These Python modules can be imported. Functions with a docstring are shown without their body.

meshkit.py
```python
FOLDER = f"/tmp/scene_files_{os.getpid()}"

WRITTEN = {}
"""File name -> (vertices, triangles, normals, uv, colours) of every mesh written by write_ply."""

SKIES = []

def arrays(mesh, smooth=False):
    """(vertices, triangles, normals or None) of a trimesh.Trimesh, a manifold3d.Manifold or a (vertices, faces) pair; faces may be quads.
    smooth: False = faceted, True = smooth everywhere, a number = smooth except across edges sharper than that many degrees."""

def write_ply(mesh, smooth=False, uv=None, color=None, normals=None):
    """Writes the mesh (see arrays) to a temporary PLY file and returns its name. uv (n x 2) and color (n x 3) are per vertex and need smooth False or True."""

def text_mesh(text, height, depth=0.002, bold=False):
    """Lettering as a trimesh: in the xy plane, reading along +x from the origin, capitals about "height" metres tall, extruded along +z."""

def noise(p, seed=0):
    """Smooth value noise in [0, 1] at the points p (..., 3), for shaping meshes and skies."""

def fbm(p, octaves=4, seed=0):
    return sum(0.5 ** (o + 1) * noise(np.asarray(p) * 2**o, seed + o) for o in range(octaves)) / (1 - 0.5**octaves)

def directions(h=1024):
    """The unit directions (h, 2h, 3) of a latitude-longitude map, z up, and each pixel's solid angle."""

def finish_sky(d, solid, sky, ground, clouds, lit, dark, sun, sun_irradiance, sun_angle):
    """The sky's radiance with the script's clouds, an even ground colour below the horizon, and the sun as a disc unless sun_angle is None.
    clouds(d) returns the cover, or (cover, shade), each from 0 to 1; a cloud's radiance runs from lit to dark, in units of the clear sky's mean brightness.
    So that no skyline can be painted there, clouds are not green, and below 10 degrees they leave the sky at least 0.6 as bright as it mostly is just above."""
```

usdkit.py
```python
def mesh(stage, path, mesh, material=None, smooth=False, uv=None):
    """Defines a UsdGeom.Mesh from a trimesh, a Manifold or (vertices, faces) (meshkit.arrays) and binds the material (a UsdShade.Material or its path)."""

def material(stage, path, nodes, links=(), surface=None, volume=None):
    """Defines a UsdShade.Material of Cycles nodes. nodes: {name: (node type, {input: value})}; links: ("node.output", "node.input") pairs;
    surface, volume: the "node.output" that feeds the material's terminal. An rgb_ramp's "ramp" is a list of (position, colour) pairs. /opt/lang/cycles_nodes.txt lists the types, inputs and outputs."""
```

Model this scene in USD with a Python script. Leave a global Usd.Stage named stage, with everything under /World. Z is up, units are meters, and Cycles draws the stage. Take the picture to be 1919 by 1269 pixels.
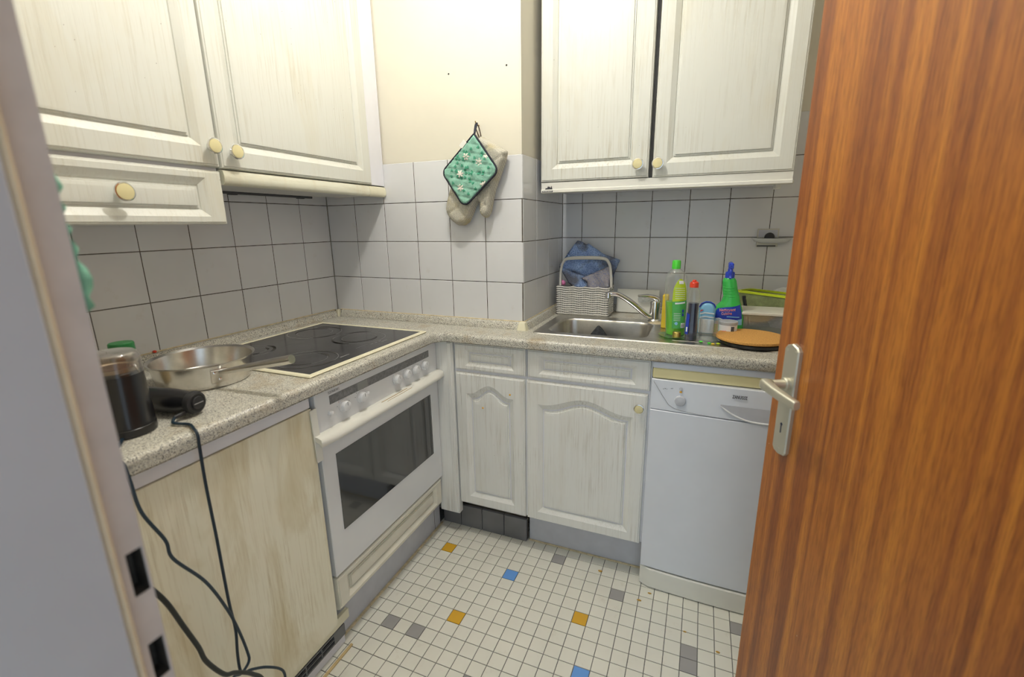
import math, random
import numpy as np, trimesh, usdkit, meshkit
import shapely.geometry as sg, shapely.affinity as sa
from scipy.spatial import Delaunay
from pxr import Usd, UsdGeom, UsdLux, UsdShade, Gf, Sdf

rng = random.Random(7); nr = np.random.default_rng(7)
stage = Usd.Stage.CreateInMemory()
UsdGeom.SetStageUpAxis(stage, 'Z'); UsdGeom.SetStageMetersPerUnit(stage, 1.0)
UsdGeom.Xform.Define(stage, '/World'); UsdGeom.Scope.Define(stage, '/World/Looks')
PI = math.pi

# ------------------------------------------------------------------ camera, light, exposure
cam = UsdGeom.Camera.Define(stage, '/World/camera')
yaw, pitch, roll = -0.39065, -0.24381, -0.013686
EYE = np.array([1.5007, -1.5874, 1.26144])
fw = np.array([math.sin(yaw)*math.cos(pitch), math.cos(yaw)*math.cos(pitch), math.sin(pitch)])
rt = np.array([math.cos(yaw), -math.sin(yaw), 0]); up = np.cross(rt, fw)
r2 = rt*math.cos(roll) + up*math.sin(roll); u2 = -rt*math.sin(roll) + up*math.cos(roll)
cam.AddTransformOp().Set(Gf.Matrix4d(*r2, 0, *u2, 0, *(-fw), 0, *EYE, 1))
cam.CreateHorizontalApertureAttr(36.0); cam.CreateFocalLengthAttr(858.17*36/1919)
cam.CreateFStopAttr(3.0); cam.CreateFocusDistanceAttr(1.75)
cam.CreateClippingRangeAttr(Gf.Vec2f(0.01, 100))
cam.CreateExposureAttr(0.15)

sky = UsdLux.DomeLight.Define(stage, '/World/sky')             # cool daylight of the hall behind the doorway
sky.CreateColorAttr(Gf.Vec3f(0.72, 0.86, 1.0)); sky.CreateIntensityAttr(0.31)
lamp_light = UsdLux.SphereLight.Define(stage, '/World/lamp_light')
lamp_light.AddTranslateOp().Set(Gf.Vec3d(0.92, -0.61, 2.38))
lamp_light.CreateRadiusAttr(0.05); lamp_light.CreateColorAttr(Gf.Vec3f(1.0, 0.965, 0.90))
lamp_light.CreateIntensityAttr(240.0)

# ------------------------------------------------------------------ helpers
used = {}
def pathname(parent, name):
    k = (parent, name); n = used.get(k, 0); used[k] = n+1
    return f'{parent}/{name}' + (f'_{n:03d}' if n else '')
def data(prim, **kw):
    for k, x in kw.items():
        if x: prim.SetCustomDataByKey(k, x)
class Node:
    """A thing (Xform) or a part (Mesh); everything is modelled in world coordinates and stored relative to the thing's base."""
    def __init__(s, path, base): s.path, s.base = path, base
    def part(s, name, mesh, m, label=None, kind=None, smooth=30):
        p = pathname(s.path, name)
        if isinstance(mesh, (list, tuple)) and len(mesh) and hasattr(mesh[0], 'vertices'): mesh = cat(mesh)
        mesh = trimesh.Trimesh(np.asarray(mesh.vertices) - s.base, mesh.faces, process=False)
        g = usdkit.mesh(stage, p, mesh, M[m] if isinstance(m, str) else m, smooth=smooth)
        data(g.GetPrim(), label=label, kind=kind)
        return Node(p, s.base)
def thing(name, label, category, base=(0, 0, 0), group=None, kind=None):
    p = pathname('/World', name); x = UsdGeom.Xform.Define(stage, p)
    x.AddTranslateOp().Set(Gf.Vec3d(*map(float, base)))
    data(x.GetPrim(), label=label, category=category, group=group, kind=kind)
    return Node(p, np.asarray(base, float))
def single(name, mesh, m, label, category, group=None, kind=None, smooth=30):
    n = Node('/World', np.zeros(3)).part(name, mesh, m, smooth=smooth)
    data(stage.GetPrimAtPath(n.path), label=label, category=category, group=group, kind=kind)
    return n
def cat(ms): return trimesh.util.concatenate(list(ms))
def tm(v, f): return trimesh.Trimesh(np.asarray(v, float), np.asarray(f, int), process=False)

def box(x0, x1, y0, y1, z0, z1, b=0.0):
    x0, x1 = sorted((x0, x1)); y0, y1 = sorted((y0, y1)); z0, z1 = sorted((z0, z1))
    c = np.array([x0+x1, y0+y1, z0+z1])/2; h = np.array([x1-x0, y1-y0, z1-z0])/2
    b = min(b, h.min()*.95)
    if b <= 0:
        m = trimesh.creation.box(2*h); m.apply_translation(c); return m
    s = np.array([[i, j, k] for i in (-1, 1) for j in (-1, 1) for k in (-1, 1)], float)
    pts = np.vstack([s*(h-b+b*np.eye(3)[a]) for a in range(3)])
    m = trimesh.convex.convex_hull(pts); m.apply_translation(c); return m
def obox(c, U, V, W, hu, hv, hw, b=0.0):
    """Box centred at c with half sizes along the unit axes U, V, W."""
    m = box(-hu, hu, -hv, hv, -hw, hw, b); return put(m, c, U, V, W)
def put(m, o, U, V, W):
    A = np.array([U, V, W], float); v = np.asarray(m.vertices) @ A + np.asarray(o, float)
    f = np.asarray(m.faces); f = f if np.linalg.det(A) > 0 else f[:, ::-1]
    return tm(v, f)
def loft(rings, cap0=True, cap1=True):
    rings = [np.asarray(r, float) for r in rings]; n = len(rings[0]); v = np.vstack(rings); f = []
    for k in range(len(rings)-1):
        a, b = k*n, (k+1)*n
        for i in range(n):
            j = (i+1) % n; f += [[a+i, a+j, b+j], [a+i, b+j, b+i]]
    v = list(v)
    if cap0:
        v.append(rings[0].mean(0)); c = len(v)-1; f += [[c, (i+1) % n, i] for i in range(n)]
    if cap1:
        v.append(rings[-1].mean(0)); c = len(v)-1; a = (len(rings)-1)*n; f += [[c, a+i, a+(i+1) % n] for i in range(n)]
    return tm(v, f)
def lathe(prof, c=(0, 0, 0), n=40, ax=2):
    """prof: (radius, height) from bottom outside upwards; open ends closed."""
    t = np.arange(n)*2*PI/n; rings = []
    for r, h in prof:
        r = max(r, 1e-5); rings.append(np.stack([r*np.cos(t), r*np.sin(t), 0*t+h], 1))
    m = loft(rings)
    if ax == 0: m.vertices = m.vertices[:, [2, 0, 1]]
    if ax == 1: m.vertices = m.vertices[:, [1, 2, 0]]
    m.apply_translation(c); return m
def lathe_dir(prof, c, d, n=32):
    d = np.asarray(d, float); d /= np.linalg.norm(d)
    a = np.cross(d, [0, 0, 1] if abs(d[2]) < .9 else [1, 0, 0]); a /= np.linalg.norm(a); b = np.cross(d, a)
    m = lathe(prof, n=n); return put(m, c, a, b, d)
def spline(pts, n=8):
    p = np.asarray(pts, float); p = np.vstack([2*p[0]-p[1], p, 2*p[-1]-p[-2]]); out = []
    for i in range(1, len(p)-2):
        for t in np.arange(n)/n:
            out.append(.5*((2*p[i])+(-p[i-1]+p[i+1])*t+(2*p[i-1]-5*p[i]+4*p[i+1]-p[i+2])*t*t+(-p[i-1]+3*p[i]-3*p[i+1]+p[i+2])*t**3))
    out.append(p[-2]); return np.array(out)
def tube(path, r, n=10):
    p = np.asarray(path, float); rad = np.broadcast_to(np.asarray(r, float), (len(p),))
    t = np.gradient(p, axis=0); t /= np.linalg.norm(t, axis=1, keepdims=True)+1e-12
    a = np.cross(t[0], [0, 0, 1] if abs(t[0][2]) < .9 else [1, 0, 0]); a /= np.linalg.norm(a); rings = []; ang = np.arange(n)*2*PI/n
    for i in range(len(p)):
        a = a - t[i]*(a@t[i]); a /= np.linalg.norm(a); b = np.cross(t[i], a)
        rings.append(p[i]+rad[i]*(np.cos(ang)[:, None]*a+np.sin(ang)[:, None]*b))
    return loft(rings)
def rrect(x0, x1, y0, y1, r, k=6):
    out = []
    for cx, cy, a0 in ((x1-r, y1-r, 0), (x0+r, y1-r, 90), (x0+r, y0+r, 180), (x1-r, y0+r, 270)):
        for i in range(k+1):
            a = math.radians(a0+90*i/k); out.append((cx+r*math.cos(a), cy+r*math.sin(a)))
    return np.array(out)
def r3(p2, z): return np.c_[p2, np.full(len(p2), z)]
def extrude(poly, h):
    poly = poly if hasattr(poly, 'exterior') else sg.Polygon(poly)
    return trimesh.creation.extrude_polygon(poly, h, engine='earcut')
def pillow(poly, thick, res, R=None, f=None, back=0.3):
    """A soft sheet over a polygon in (u, v): rounded edge of radius R, extra relief f(u, v)."""
    poly = poly if hasattr(poly, 'exterior') else sg.Polygon(poly)
    L = poly.exterior.length; nb = max(12, int(L/res)); bd = np.array([poly.exterior.interpolate(i/nb, True).coords[0] for i in range(nb)])
    x0, y0, x1, y1 = poly.bounds; g = []
    for i, y in enumerate(np.arange(y0, y1, res*.87)):
        for x in np.arange(x0+(i % 2)*res/2, x1, res):
            if poly.contains(sg.Point(x, y)) and poly.exterior.distance(sg.Point(x, y)) > res*.45: g.append((x, y))
    p = np.vstack([bd, np.array(g).reshape(-1, 2)]); tri = Delaunay(p).simplices
    c = p[tri].mean(1); tri = tri[[poly.contains(sg.Point(*q)) for q in c]]
    e = p[tri]; a = np.cross(e[:, 1]-e[:, 0], e[:, 2]-e[:, 0]); tri = np.where((a > 0)[:, None], tri, tri[:, ::-1]); tri = tri[np.abs(a) > 1e-12]
    d = np.array([poly.exterior.distance(sg.Point(*q)) for q in p]); d[:nb] = 0
    R = R or thick; s = np.sqrt(np.clip(1-(1-np.minimum(d/R, 1))**2, 0, 1))
    ex = np.zeros(len(p)) if f is None else f(p[:, 0], p[:, 1])
    top = np.c_[p, thick*s+ex*np.minimum(1, d/R)]; bot = np.c_[p, -thick*back*s+ex*np.minimum(1, d/R)*.5 if f is not None else -thick*back*s]
    bot[:nb] = top[:nb]
    m = tm(np.vstack([top, bot]), np.vstack([tri, tri[:, ::-1]+len(p)])); m.merge_vertices(); return m
X3, Y3, Z3 = np.eye(3)
FRONT = (X3, Z3, -Y3)        # faces -y, reads along +x
SIDE = (Y3, Z3, X3)          # faces +x, reads along +y
def text(s, h, o, axes, depth=.0004, bold=False, squeeze=1.0):
    m = meshkit.text_mesh(s, h, depth, bold); m.vertices[:, 0] *= squeeze; return put(m, o, *axes)
def width_of(s, h, bold=False): return meshkit.text_mesh(s, h, .001, bold).bounds[1][0]

# ------------------------------------------------------------------ materials
M = {}
def mk(name, nodes, links, surface='p.BSDF'):
    M[name] = usdkit.material(stage, '/World/Looks/'+name, nodes, links, surface=surface); return name
def plain(name, col, rough=.45, metal=0., var=0., vscale=8., bump=0., bscale=200., coat=0., **kw):
    n = {'p': ('principled_bsdf', {'base_color': col, 'roughness': rough, 'metallic': metal, 'coat_weight': coat, **kw})}; l = []
    if var or bump: n['g'] = ('geometry', {})
    if var:
        n['n'] = ('noise_texture', {'scale': vscale, 'detail': 4.0, 'roughness': .6})
        a = tuple(min(1, c*(1+var)) for c in col); b = tuple(c*(1-var) for c in col)
        n['r'] = ('rgb_ramp', {'ramp': [(.3, b), (.7, a)]})
        l += [('g.position', 'n.vector'), ('n.fac', 'r.fac'), ('r.color', 'p.base_color')]
    if bump:
        n['bn'] = ('noise_texture', {'scale': bscale, 'detail': 3.0}); n['b'] = ('bump', {'strength': bump, 'distance': .002})
        l += [('g.position', 'bn.vector'), ('bn.fac', 'b.height'), ('b.normal', 'p.normal')]
    return mk(name, n, l)
def limed(name, base, streak, stain, amount, sx=(150, 150, 5.), thr=(.33, .50), rough=.42, lo=.50, hi=.74):
    """White-washed oak: fine streaks along the grain, beige grease stains and small dark specks."""
    n = {'g': ('geometry', {}), 'm': ('mapping', {'scale': sx}),
         'n': ('noise_texture', {'scale': 1.0, 'detail': 6.0, 'roughness': .68, 'distortion': .25}),
         'r': ('rgb_ramp', {'ramp': [(thr[0], (1, 1, 1)), (thr[1], (0, 0, 0))]}),
         'big': ('noise_texture', {'scale': 5.0, 'detail': 3.0}), 'bigr': ('rgb_ramp', {'ramp': [(.40, (.12, .12, .12)), (.66, (.75, .75, .75))]}),
         'mul': ('math', {'math_type': 'multiply'}),
         'c1': ('mix_color', {'a': base, 'b': streak}),
         'sm': ('mapping', {'scale': (9, 9, 2.6)}), 's': ('noise_texture', {'scale': 1.0, 'detail': 5.0, 'roughness': .62, 'distortion': .6}), 'sr': ('rgb_ramp', {'ramp': [(lo, (0, 0, 0)), (hi, (amount,)*3)]}),
         'c2': ('mix_color', {'b': stain}),
         'v': ('voronoi_texture', {'scale': 55.0}), 'vd': ('math', {'math_type': 'less_than', 'value2': .05}), 'vs': ('separate_color', {}), 'vg': ('math', {'math_type': 'greater_than', 'value2': .955}), 'vm': ('math', {'math_type': 'multiply'}),
         'c3': ('mix_color', {'b': (.13, .08, .04)}),
         'b': ('bump', {'strength': .25, 'distance': .0006, 'invert': True}),
         'p': ('principled_bsdf', {'roughness': rough})}
    l = [('g.position', 'm.vector'), ('m.vector', 'n.vector'), ('n.fac', 'r.fac'), ('g.position', 'big.vector'), ('big.fac', 'bigr.fac'), ('r.color', 'mul.value1'), ('bigr.color', 'mul.value2'), ('mul.value', 'c1.fac'),
         ('g.position', 'sm.vector'), ('sm.vector', 's.vector'), ('s.fac', 'sr.fac'), ('sr.color', 'c2.fac'), ('c1.result', 'c2.a'),
         ('g.position', 'v.vector'), ('v.distance', 'vd.value1'), ('v.color', 'vs.color'), ('vs.r', 'vg.value1'), ('vd.value', 'vm.value1'), ('vg.value', 'vm.value2'), ('vm.value', 'c3.fac'), ('c2.result', 'c3.a'),
         ('c3.result', 'p.base_color'), ('r.color', 'b.height'), ('b.normal', 'p.normal')]
    return mk(name, n, l)
limed('limed_upper', (.71, .715, .655), (.54, .51, .41), (.62, .55, .36), .30)  # base darkened to tone down lamp brightness on the upper fronts
limed('limed_lower', (.83, .83, .79), (.47, .43, .35), (.60, .54, .38), .22, thr=(.30, .50))  # whiter fronts, base also raised to offset the weaker light low down
limed('limed_dirty', (.86, .82, .65), (.58, .50, .31), (.54, .43, .20), .75, sx=(130, 130, 5.), lo=.46, hi=.72)
limed('hood_wood', (.78, .77, .63), (.50, .45, .30), (.58, .48, .28), .5, sx=(120, 7, 120))
plain('white_melamine', (.80, .80, .84), .4, var=.03)
plain('plinth_grey', (.56, .57, .61), .45, var=.05, vscale=20)
plain('enamel', (.77, .78, .79), .22, var=.02)
plain('enamel_dw', (.75, .78, .84), .28, var=.035, vscale=5, coat=.3)
plain('white_plastic', (.80, .79, .72), .35, var=.03)
plain('cream_panel', (.76, .73, .62), .42, var=.05, vscale=14); plain('cream_plastic', (.82, .78, .58), .4, var=.05)
plain('yellowed_plastic', (.80, .66, .24), .4, var=.06)
plain('yellow_band', (.86, .77, .42), .4, var=.05, vscale=6)
plain('knob_cream', (.76, .68, .38), .3)
plain('chrome', (.80, .80, .80), .12, 1.)
plain('steel', (.70, .68, .64), .24, 1., var=.10, vscale=25)
plain('sink_steel', (.60, .58, .54), .33, 1., var=.18, vscale=16, bump=.06, bscale=500)
plain('aluminium', (.62, .60, .50), .48, .85, var=.03)
plain('black_glass', (.012, .012, .013), .09, coat=.6, ior=1.9)
plain('cook_glass', (.032, .032, .034), .15, var=.5, vscale=22)
plain('cook_print', (.20, .20, .20), .3)
plain('cook_burnt', (.035, .033, .03), .75, var=.4, vscale=60)
plain('display_grey', (.20, .20, .20), .35, var=.25, vscale=120)
plain('display_lcd', (.30, .31, .29), .3)
plain('ink', (.05, .05, .06), .5)
plain('ink_grey', (.30, .30, .30), .5)
plain('ink_orange', (.85, .45, .05), .5)
plain('dark_gap', (.03, .03, .03), .8)
plain('black_plastic', (.015, .015, .017), .25, coat=.2)
plain('black_rubber', (.02, .02, .022), .5)
plain('cord_blue_black', (.012, .03, .05), .35)
plain('cord_black', (.016, .022, .022), .45)
plain('plaster_cream', (.74, .70, .585), .8, var=.04, vscale=3, bump=.15, bscale=60)
plain('plaster_white', (.80, .79, .76), .85, var=.02)
plain('grout_dark', (.13, .115, .095), .9, var=.35, vscale=30)
plain('grout_floor', (.17, .17, .16), .9, var=.2, vscale=40)
def tile_mat(name, col, rough=.16, amp=.05, dirty=.0):
    n = {'g': ('geometry', {}), 'n': ('noise_texture', {'scale': 9.0, 'detail': 4.0}), 'r': ('rgb_ramp', {'ramp': [(.35, tuple(c*(1-amp) for c in col)), (.65, col)]}),
         'd': ('noise_texture', {'scale': 17.0, 'detail': 6.0, 'roughness': .7}), 'dr': ('rgb_ramp', {'ramp': [(.60, (0, 0, 0)), (.78, (dirty,)*3)]}), 'c': ('mix_color', {'b': (.45, .38, .24)}),
         'bn': ('noise_texture', {'scale': 26.0, 'detail': 2.0}), 'b': ('bump', {'strength': .12, 'distance': .004}), 'p': ('principled_bsdf', {'roughness': rough})}
    return mk(name, n, [('g.position', 'n.vector'), ('n.fac', 'r.fac'), ('g.position', 'd.vector'), ('d.fac', 'dr.fac'), ('dr.color', 'c.fac'), ('r.color', 'c.a'), ('c.result', 'p.base_color'), ('g.position', 'bn.vector'), ('bn.fac', 'b.height'), ('b.normal', 'p.normal')])
tile_mat('tile_white', (.75, .755, .765), .15, .03, .25)
tile_mat('floor_cream', (.80, .79, .70), .22, .04, .3)
tile_mat('floor_yellow', (.70, .40, .03), .25, .04)
tile_mat('floor_blue', (.15, .36, .80), .25, .04)
tile_mat('floor_grey', (.36, .35, .34), .28, .05)
tile_mat('skirt_black', (.20, .20, .205), .33, .25, .2)
def speckle(name, cream, stain_amt):
    n = {'g': ('geometry', {}), 'v': ('voronoi_texture', {'scale': 500.0}), 'sep': ('separate_color', {}),
         'r': ('rgb_ramp', {'interpolate': False, 'ramp': [(0., (.12, .115, .10)), (.07, (.34, .325, .29)), (.27, cream), (.62, (.50, .485, .43)), (.80, (.70, .685, .61))]}),
         's': ('noise_texture', {'scale': 11.0, 'detail': 5.0, 'roughness': .65}), 'sr': ('rgb_ramp', {'ramp': [(.54, (0, 0, 0)), (.75, (stain_amt,)*3)]}),
         'c': ('mix_color', {'b': (.36, .25, .10)}), 'p': ('principled_bsdf', {'roughness': .38})}
    return mk(name, n, [('g.position', 'v.vector'), ('v.color', 'sep.color'), ('sep.r', 'r.fac'), ('r.color', 'c.a'), ('g.position', 's.vector'), ('s.fac', 'sr.fac'), ('sr.color', 'c.fac'), ('c.result', 'p.base_color')])
speckle('laminate', (.58, .555, .47), .7)
def wood_door():
    n = {'g': ('geometry', {}), 'm': ('mapping', {'scale': (36, 36, .55)}), 'n': ('noise_texture', {'scale': 1., 'detail': 5., 'roughness': .6, 'distortion': .35}),
         'r': ('rgb_ramp', {'ramp': [(.28, (.15, .038, .007)), (.44, (.30, .085, .012)), (.56, (.44, .145, .016)), (.72, (.58, .22, .024))]}),
         'm2': ('mapping', {'scale': (420, 420, 26)}), 'n2': ('noise_texture', {'scale': 1., 'detail': 3., 'roughness': .6}), 'r2': ('rgb_ramp', {'ramp': [(.36, (.62, .58, .55)), (.55, (1, 1, 1))]}),
         'mx': ('mix_color', {'blend_type': 'multiply', 'fac': .8}), 
         'v': ('voronoi_texture', {'scale': 16.0}), 'vd': ('math', {'math_type': 'less_than', 'value2': .055}), 'vs': ('separate_color', {}), 'vg': ('math', {'math_type': 'greater_than', 'value2': .72}), 'vm': ('math', {'math_type': 'multiply'}), 'c3': ('mix_color', {'b': (.62, .48, .34)}),
         'b': ('bump', {'strength': .12, 'distance': .0006}), 'p': ('principled_bsdf', {'roughness': .42, 'coat_weight': .25, 'coat_roughness': .3})}
    mk('mahogany', n, [('g.position', 'm.vector'), ('m.vector', 'n.vector'), ('n.fac', 'r.fac'), ('g.position', 'm2.vector'), ('m2.vector', 'n2.vector'), ('n2.fac', 'r2.fac'), ('r.color', 'mx.a'), ('r2.color', 'mx.b'),
        ('g.position', 'v.vector'), ('v.distance', 'vd.value1'), ('v.color', 'vs.color'), ('vs.r', 'vg.value1'), ('vd.value', 'vm.value1'), ('vg.value', 'vm.value2'), ('vm.value', 'c3.fac'), ('mx.result', 'c3.a'), ('c3.result', 'p.base_color'), ('n2.fac', 'b.height'), ('b.normal', 'p.normal')])
wood_door()
plain('frame_grey', (.50, .49, .49), .5, var=.03)
plain('frame_rebate', (.58, .52, .47), .5, var=.06, vscale=25)
plain('rubber_seal', (.66, .54, .36), .55, var=.06, vscale=30)
plain('strike_shade', (.045, .04, .032), .6, var=.5, vscale=60)  # shade of the lock recesses put into the colour
def pane(name, col, refl=(1, 1, 1), edge=.45, rough=.03, base=.035, mist=.35):
    return mk(name, {'t': ('transparent_bsdf', {'color': col}), 'gl': ('glossy_bsdf', {'color': refl, 'roughness': rough}), 'd': ('diffuse_bsdf', {'color': (.72, .74, .72)}),
                     'f': ('layer_weight', {'blend': .28}), 'k': ('math', {'math_type': 'multiply_add', 'value2': edge, 'value3': base}), 'k2': ('math', {'math_type': 'multiply', 'value2': mist}), 'g': ('mix_closure', {}), 'm': ('mix_closure', {})},
              [('f.facing', 'k.value1'), ('k.value', 'g.fac'), ('k.value', 'k2.value1'), ('t.BSDF', 'g.closure1'), ('gl.BSDF', 'g.closure2'), ('k2.value', 'm.fac'), ('g.closure', 'm.closure1'), ('d.BSDF', 'm.closure2')], 'm.closure')
pane('clear_pet', (.97, .98, .97)); pane('clear_glass', (.96, .97, .965)); pane('smoky', (.80, .75, .71), edge=.6); pane('green_glass', (.55, .78, .50)); pane('cloudy', (.88, .90, .92), edge=.5, rough=.12, base=.12, mist=.9)
def liquid(name, col, mixv):
    return mk(name, {'t': ('translucent_bsdf', {'color': col}), 'p': ('principled_bsdf', {'base_color': col, 'roughness': .12}), 'm': ('mix_closure', {'fac': mixv})}, [('p.BSDF', 'm.closure1'), ('t.BSDF', 'm.closure2')], 'm.closure')
liquid('soap_green', (.22, .72, .03), .3); liquid('tray_green', (.34, .46, .04), .3); liquid('spray_green', (.07, .62, .12), .2)
plain('soap_navy', (.012, .016, .045), .12)
plain('cap_green', (.10, .72, .06), .3); plain('cap_dark_green', (.015, .16, .04), .35); plain('cap_red', (.80, .07, .03), .3); plain('gold', (.72, .52, .16), .3, .9)
plain('label_lime', (.46, .62, .02), .35, var=.08, vscale=50); plain('label_green', (.08, .42, .09), .35, var=.06, vscale=60); plain('label_white', (.80, .82, .85), .4); plain('label_blue', (.02, .05, .42), .35); plain('label_sky', (.25, .55, .80), .35)
plain('label_red', (.72, .06, .05), .4); plain('trigger_blue', (.03, .07, .55), .3); plain('tray_inner', (.26, .30, .13), .5, var=.3, vscale=30); plain('tray_rim', (.58, .70, .03), .35)
plain('lid_beige', (.66, .64, .55), .4); plain('paper_white', (.82, .83, .84), .8); plain('pink', (.80, .25, .50), .5); plain('yellow', (.72, .52, .03), .5); plain('grey_band', (.42, .43, .45), .4)
plain('cork', (.64, .33, .085), .85, var=.22, vscale=260, bump=.5, bscale=260)
plain('sponge_dark', (.035, .04, .045), .9, var=.6, vscale=90, bump=.6, bscale=300)
plain('basket_grey', (.72, .70, .64), .45); plain('basket_back', (.52, .50, .46), .6)
plain('navy_binding', (.02, .022, .035), .8, bump=.3, bscale=900)
plain('brown_loop', (.06, .035, .02), .8)
plain('brass', (.5, .33, .1), .35, 1.)
plain('flower_white', (.78, .72, .64), .9); plain('leaf_green', (.07, .34, .21), .9)
plain('mint_cotton', (.25, .49, .38), .9, var=.16, vscale=40, bump=.5, bscale=220)
plain('mint_terry', (.22, .52, .38), .95, var=.3, vscale=45, bump=.8, bscale=260)
def mitt_mat():
    n = {'g': ('geometry', {}), 'm': ('mapping', {'scale': (1, 1, 1), 'rotation': (0, 0, 0)}), 'v': ('voronoi_texture', {'scale': 260.0, 'randomness': .25}), 'r': ('rgb_ramp', {'ramp': [(.2, (.66, .63, .53)), (.65, (.42, .40, .33))]}),
         's': ('noise_texture', {'scale': 16.0, 'detail': 4.0}), 'sr': ('rgb_ramp', {'ramp': [(.5, (0, 0, 0)), (.7, (.6, .6, .6))]}), 'c': ('mix_color', {'b': (.44, .36, .16)}), 'b': ('bump', {'strength': .5, 'distance': .002, 'invert': True}), 'p': ('principled_bsdf', {'roughness': .95})}
    mk('mitt_waffle', n, [('g.position', 'v.vector'), ('v.distance', 'r.fac'), ('r.color', 'c.a'), ('g.position', 's.vector'), ('s.fac', 'sr.fac'), ('sr.color', 'c.fac'), ('c.result', 'p.base_color'), ('v.distance', 'b.height'), ('b.normal', 'p.normal')])
mitt_mat()
def cloth_mat(name, base, dots, dirt, amt):
    n = {'g': ('geometry', {}), 'v': ('voronoi_texture', {'scale': 190.0, 'randomness': .7}), 'r': ('rgb_ramp', {'ramp': [(.22, dots), (.42, base)]}), 's': ('noise_texture', {'scale': 13.0, 'detail': 4.0}), 'sr': ('rgb_ramp', {'ramp': [(.46, (0, 0, 0)), (.62, (amt,)*3)]}), 'c': ('mix_color', {'b': dirt}), 'b': ('bump', {'strength': .4, 'distance': .002}), 'p': ('principled_bsdf', {'roughness': .9})}
    mk(name, n, [('g.position', 'v.vector'), ('v.distance', 'r.fac'), ('r.color', 'c.a'), ('g.position', 's.vector'), ('s.fac', 'sr.fac'), ('sr.color', 'c.fac'), ('c.result', 'p.base_color'), ('v.distance', 'b.height'), ('b.normal', 'p.normal')])
cloth_mat('sponge_cloth', (.36, .50, .80), (.10, .18, .48), (.13, .11, .085), .8)
cloth_mat('sponge_cloth_back', (.42, .40, .44), (.16, .22, .46), (.20, .16, .14), .6)
plain('vent_grey', (.16, .165, .17), .5); plain('strip_beige', (.60, .45, .22), .6, var=.15, vscale=30)
plain('coffee_dust', (.20, .155, .13), .9, var=.3, vscale=90); plain('crumb', (.55, .33, .08), .8); plain('silicone', (.66, .56, .36), .5, var=.25, vscale=50)
plain('hood_filter', (.60, .60, .57), .5, bump=.9, bscale=420)
plain('rail_dark', (.06, .06, .065), .4)
mk('lamp_glass', {'e': ('emission', {'color': (1, .92, .78), 'strength': 4.0})}, [], 'e.emission')

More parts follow.
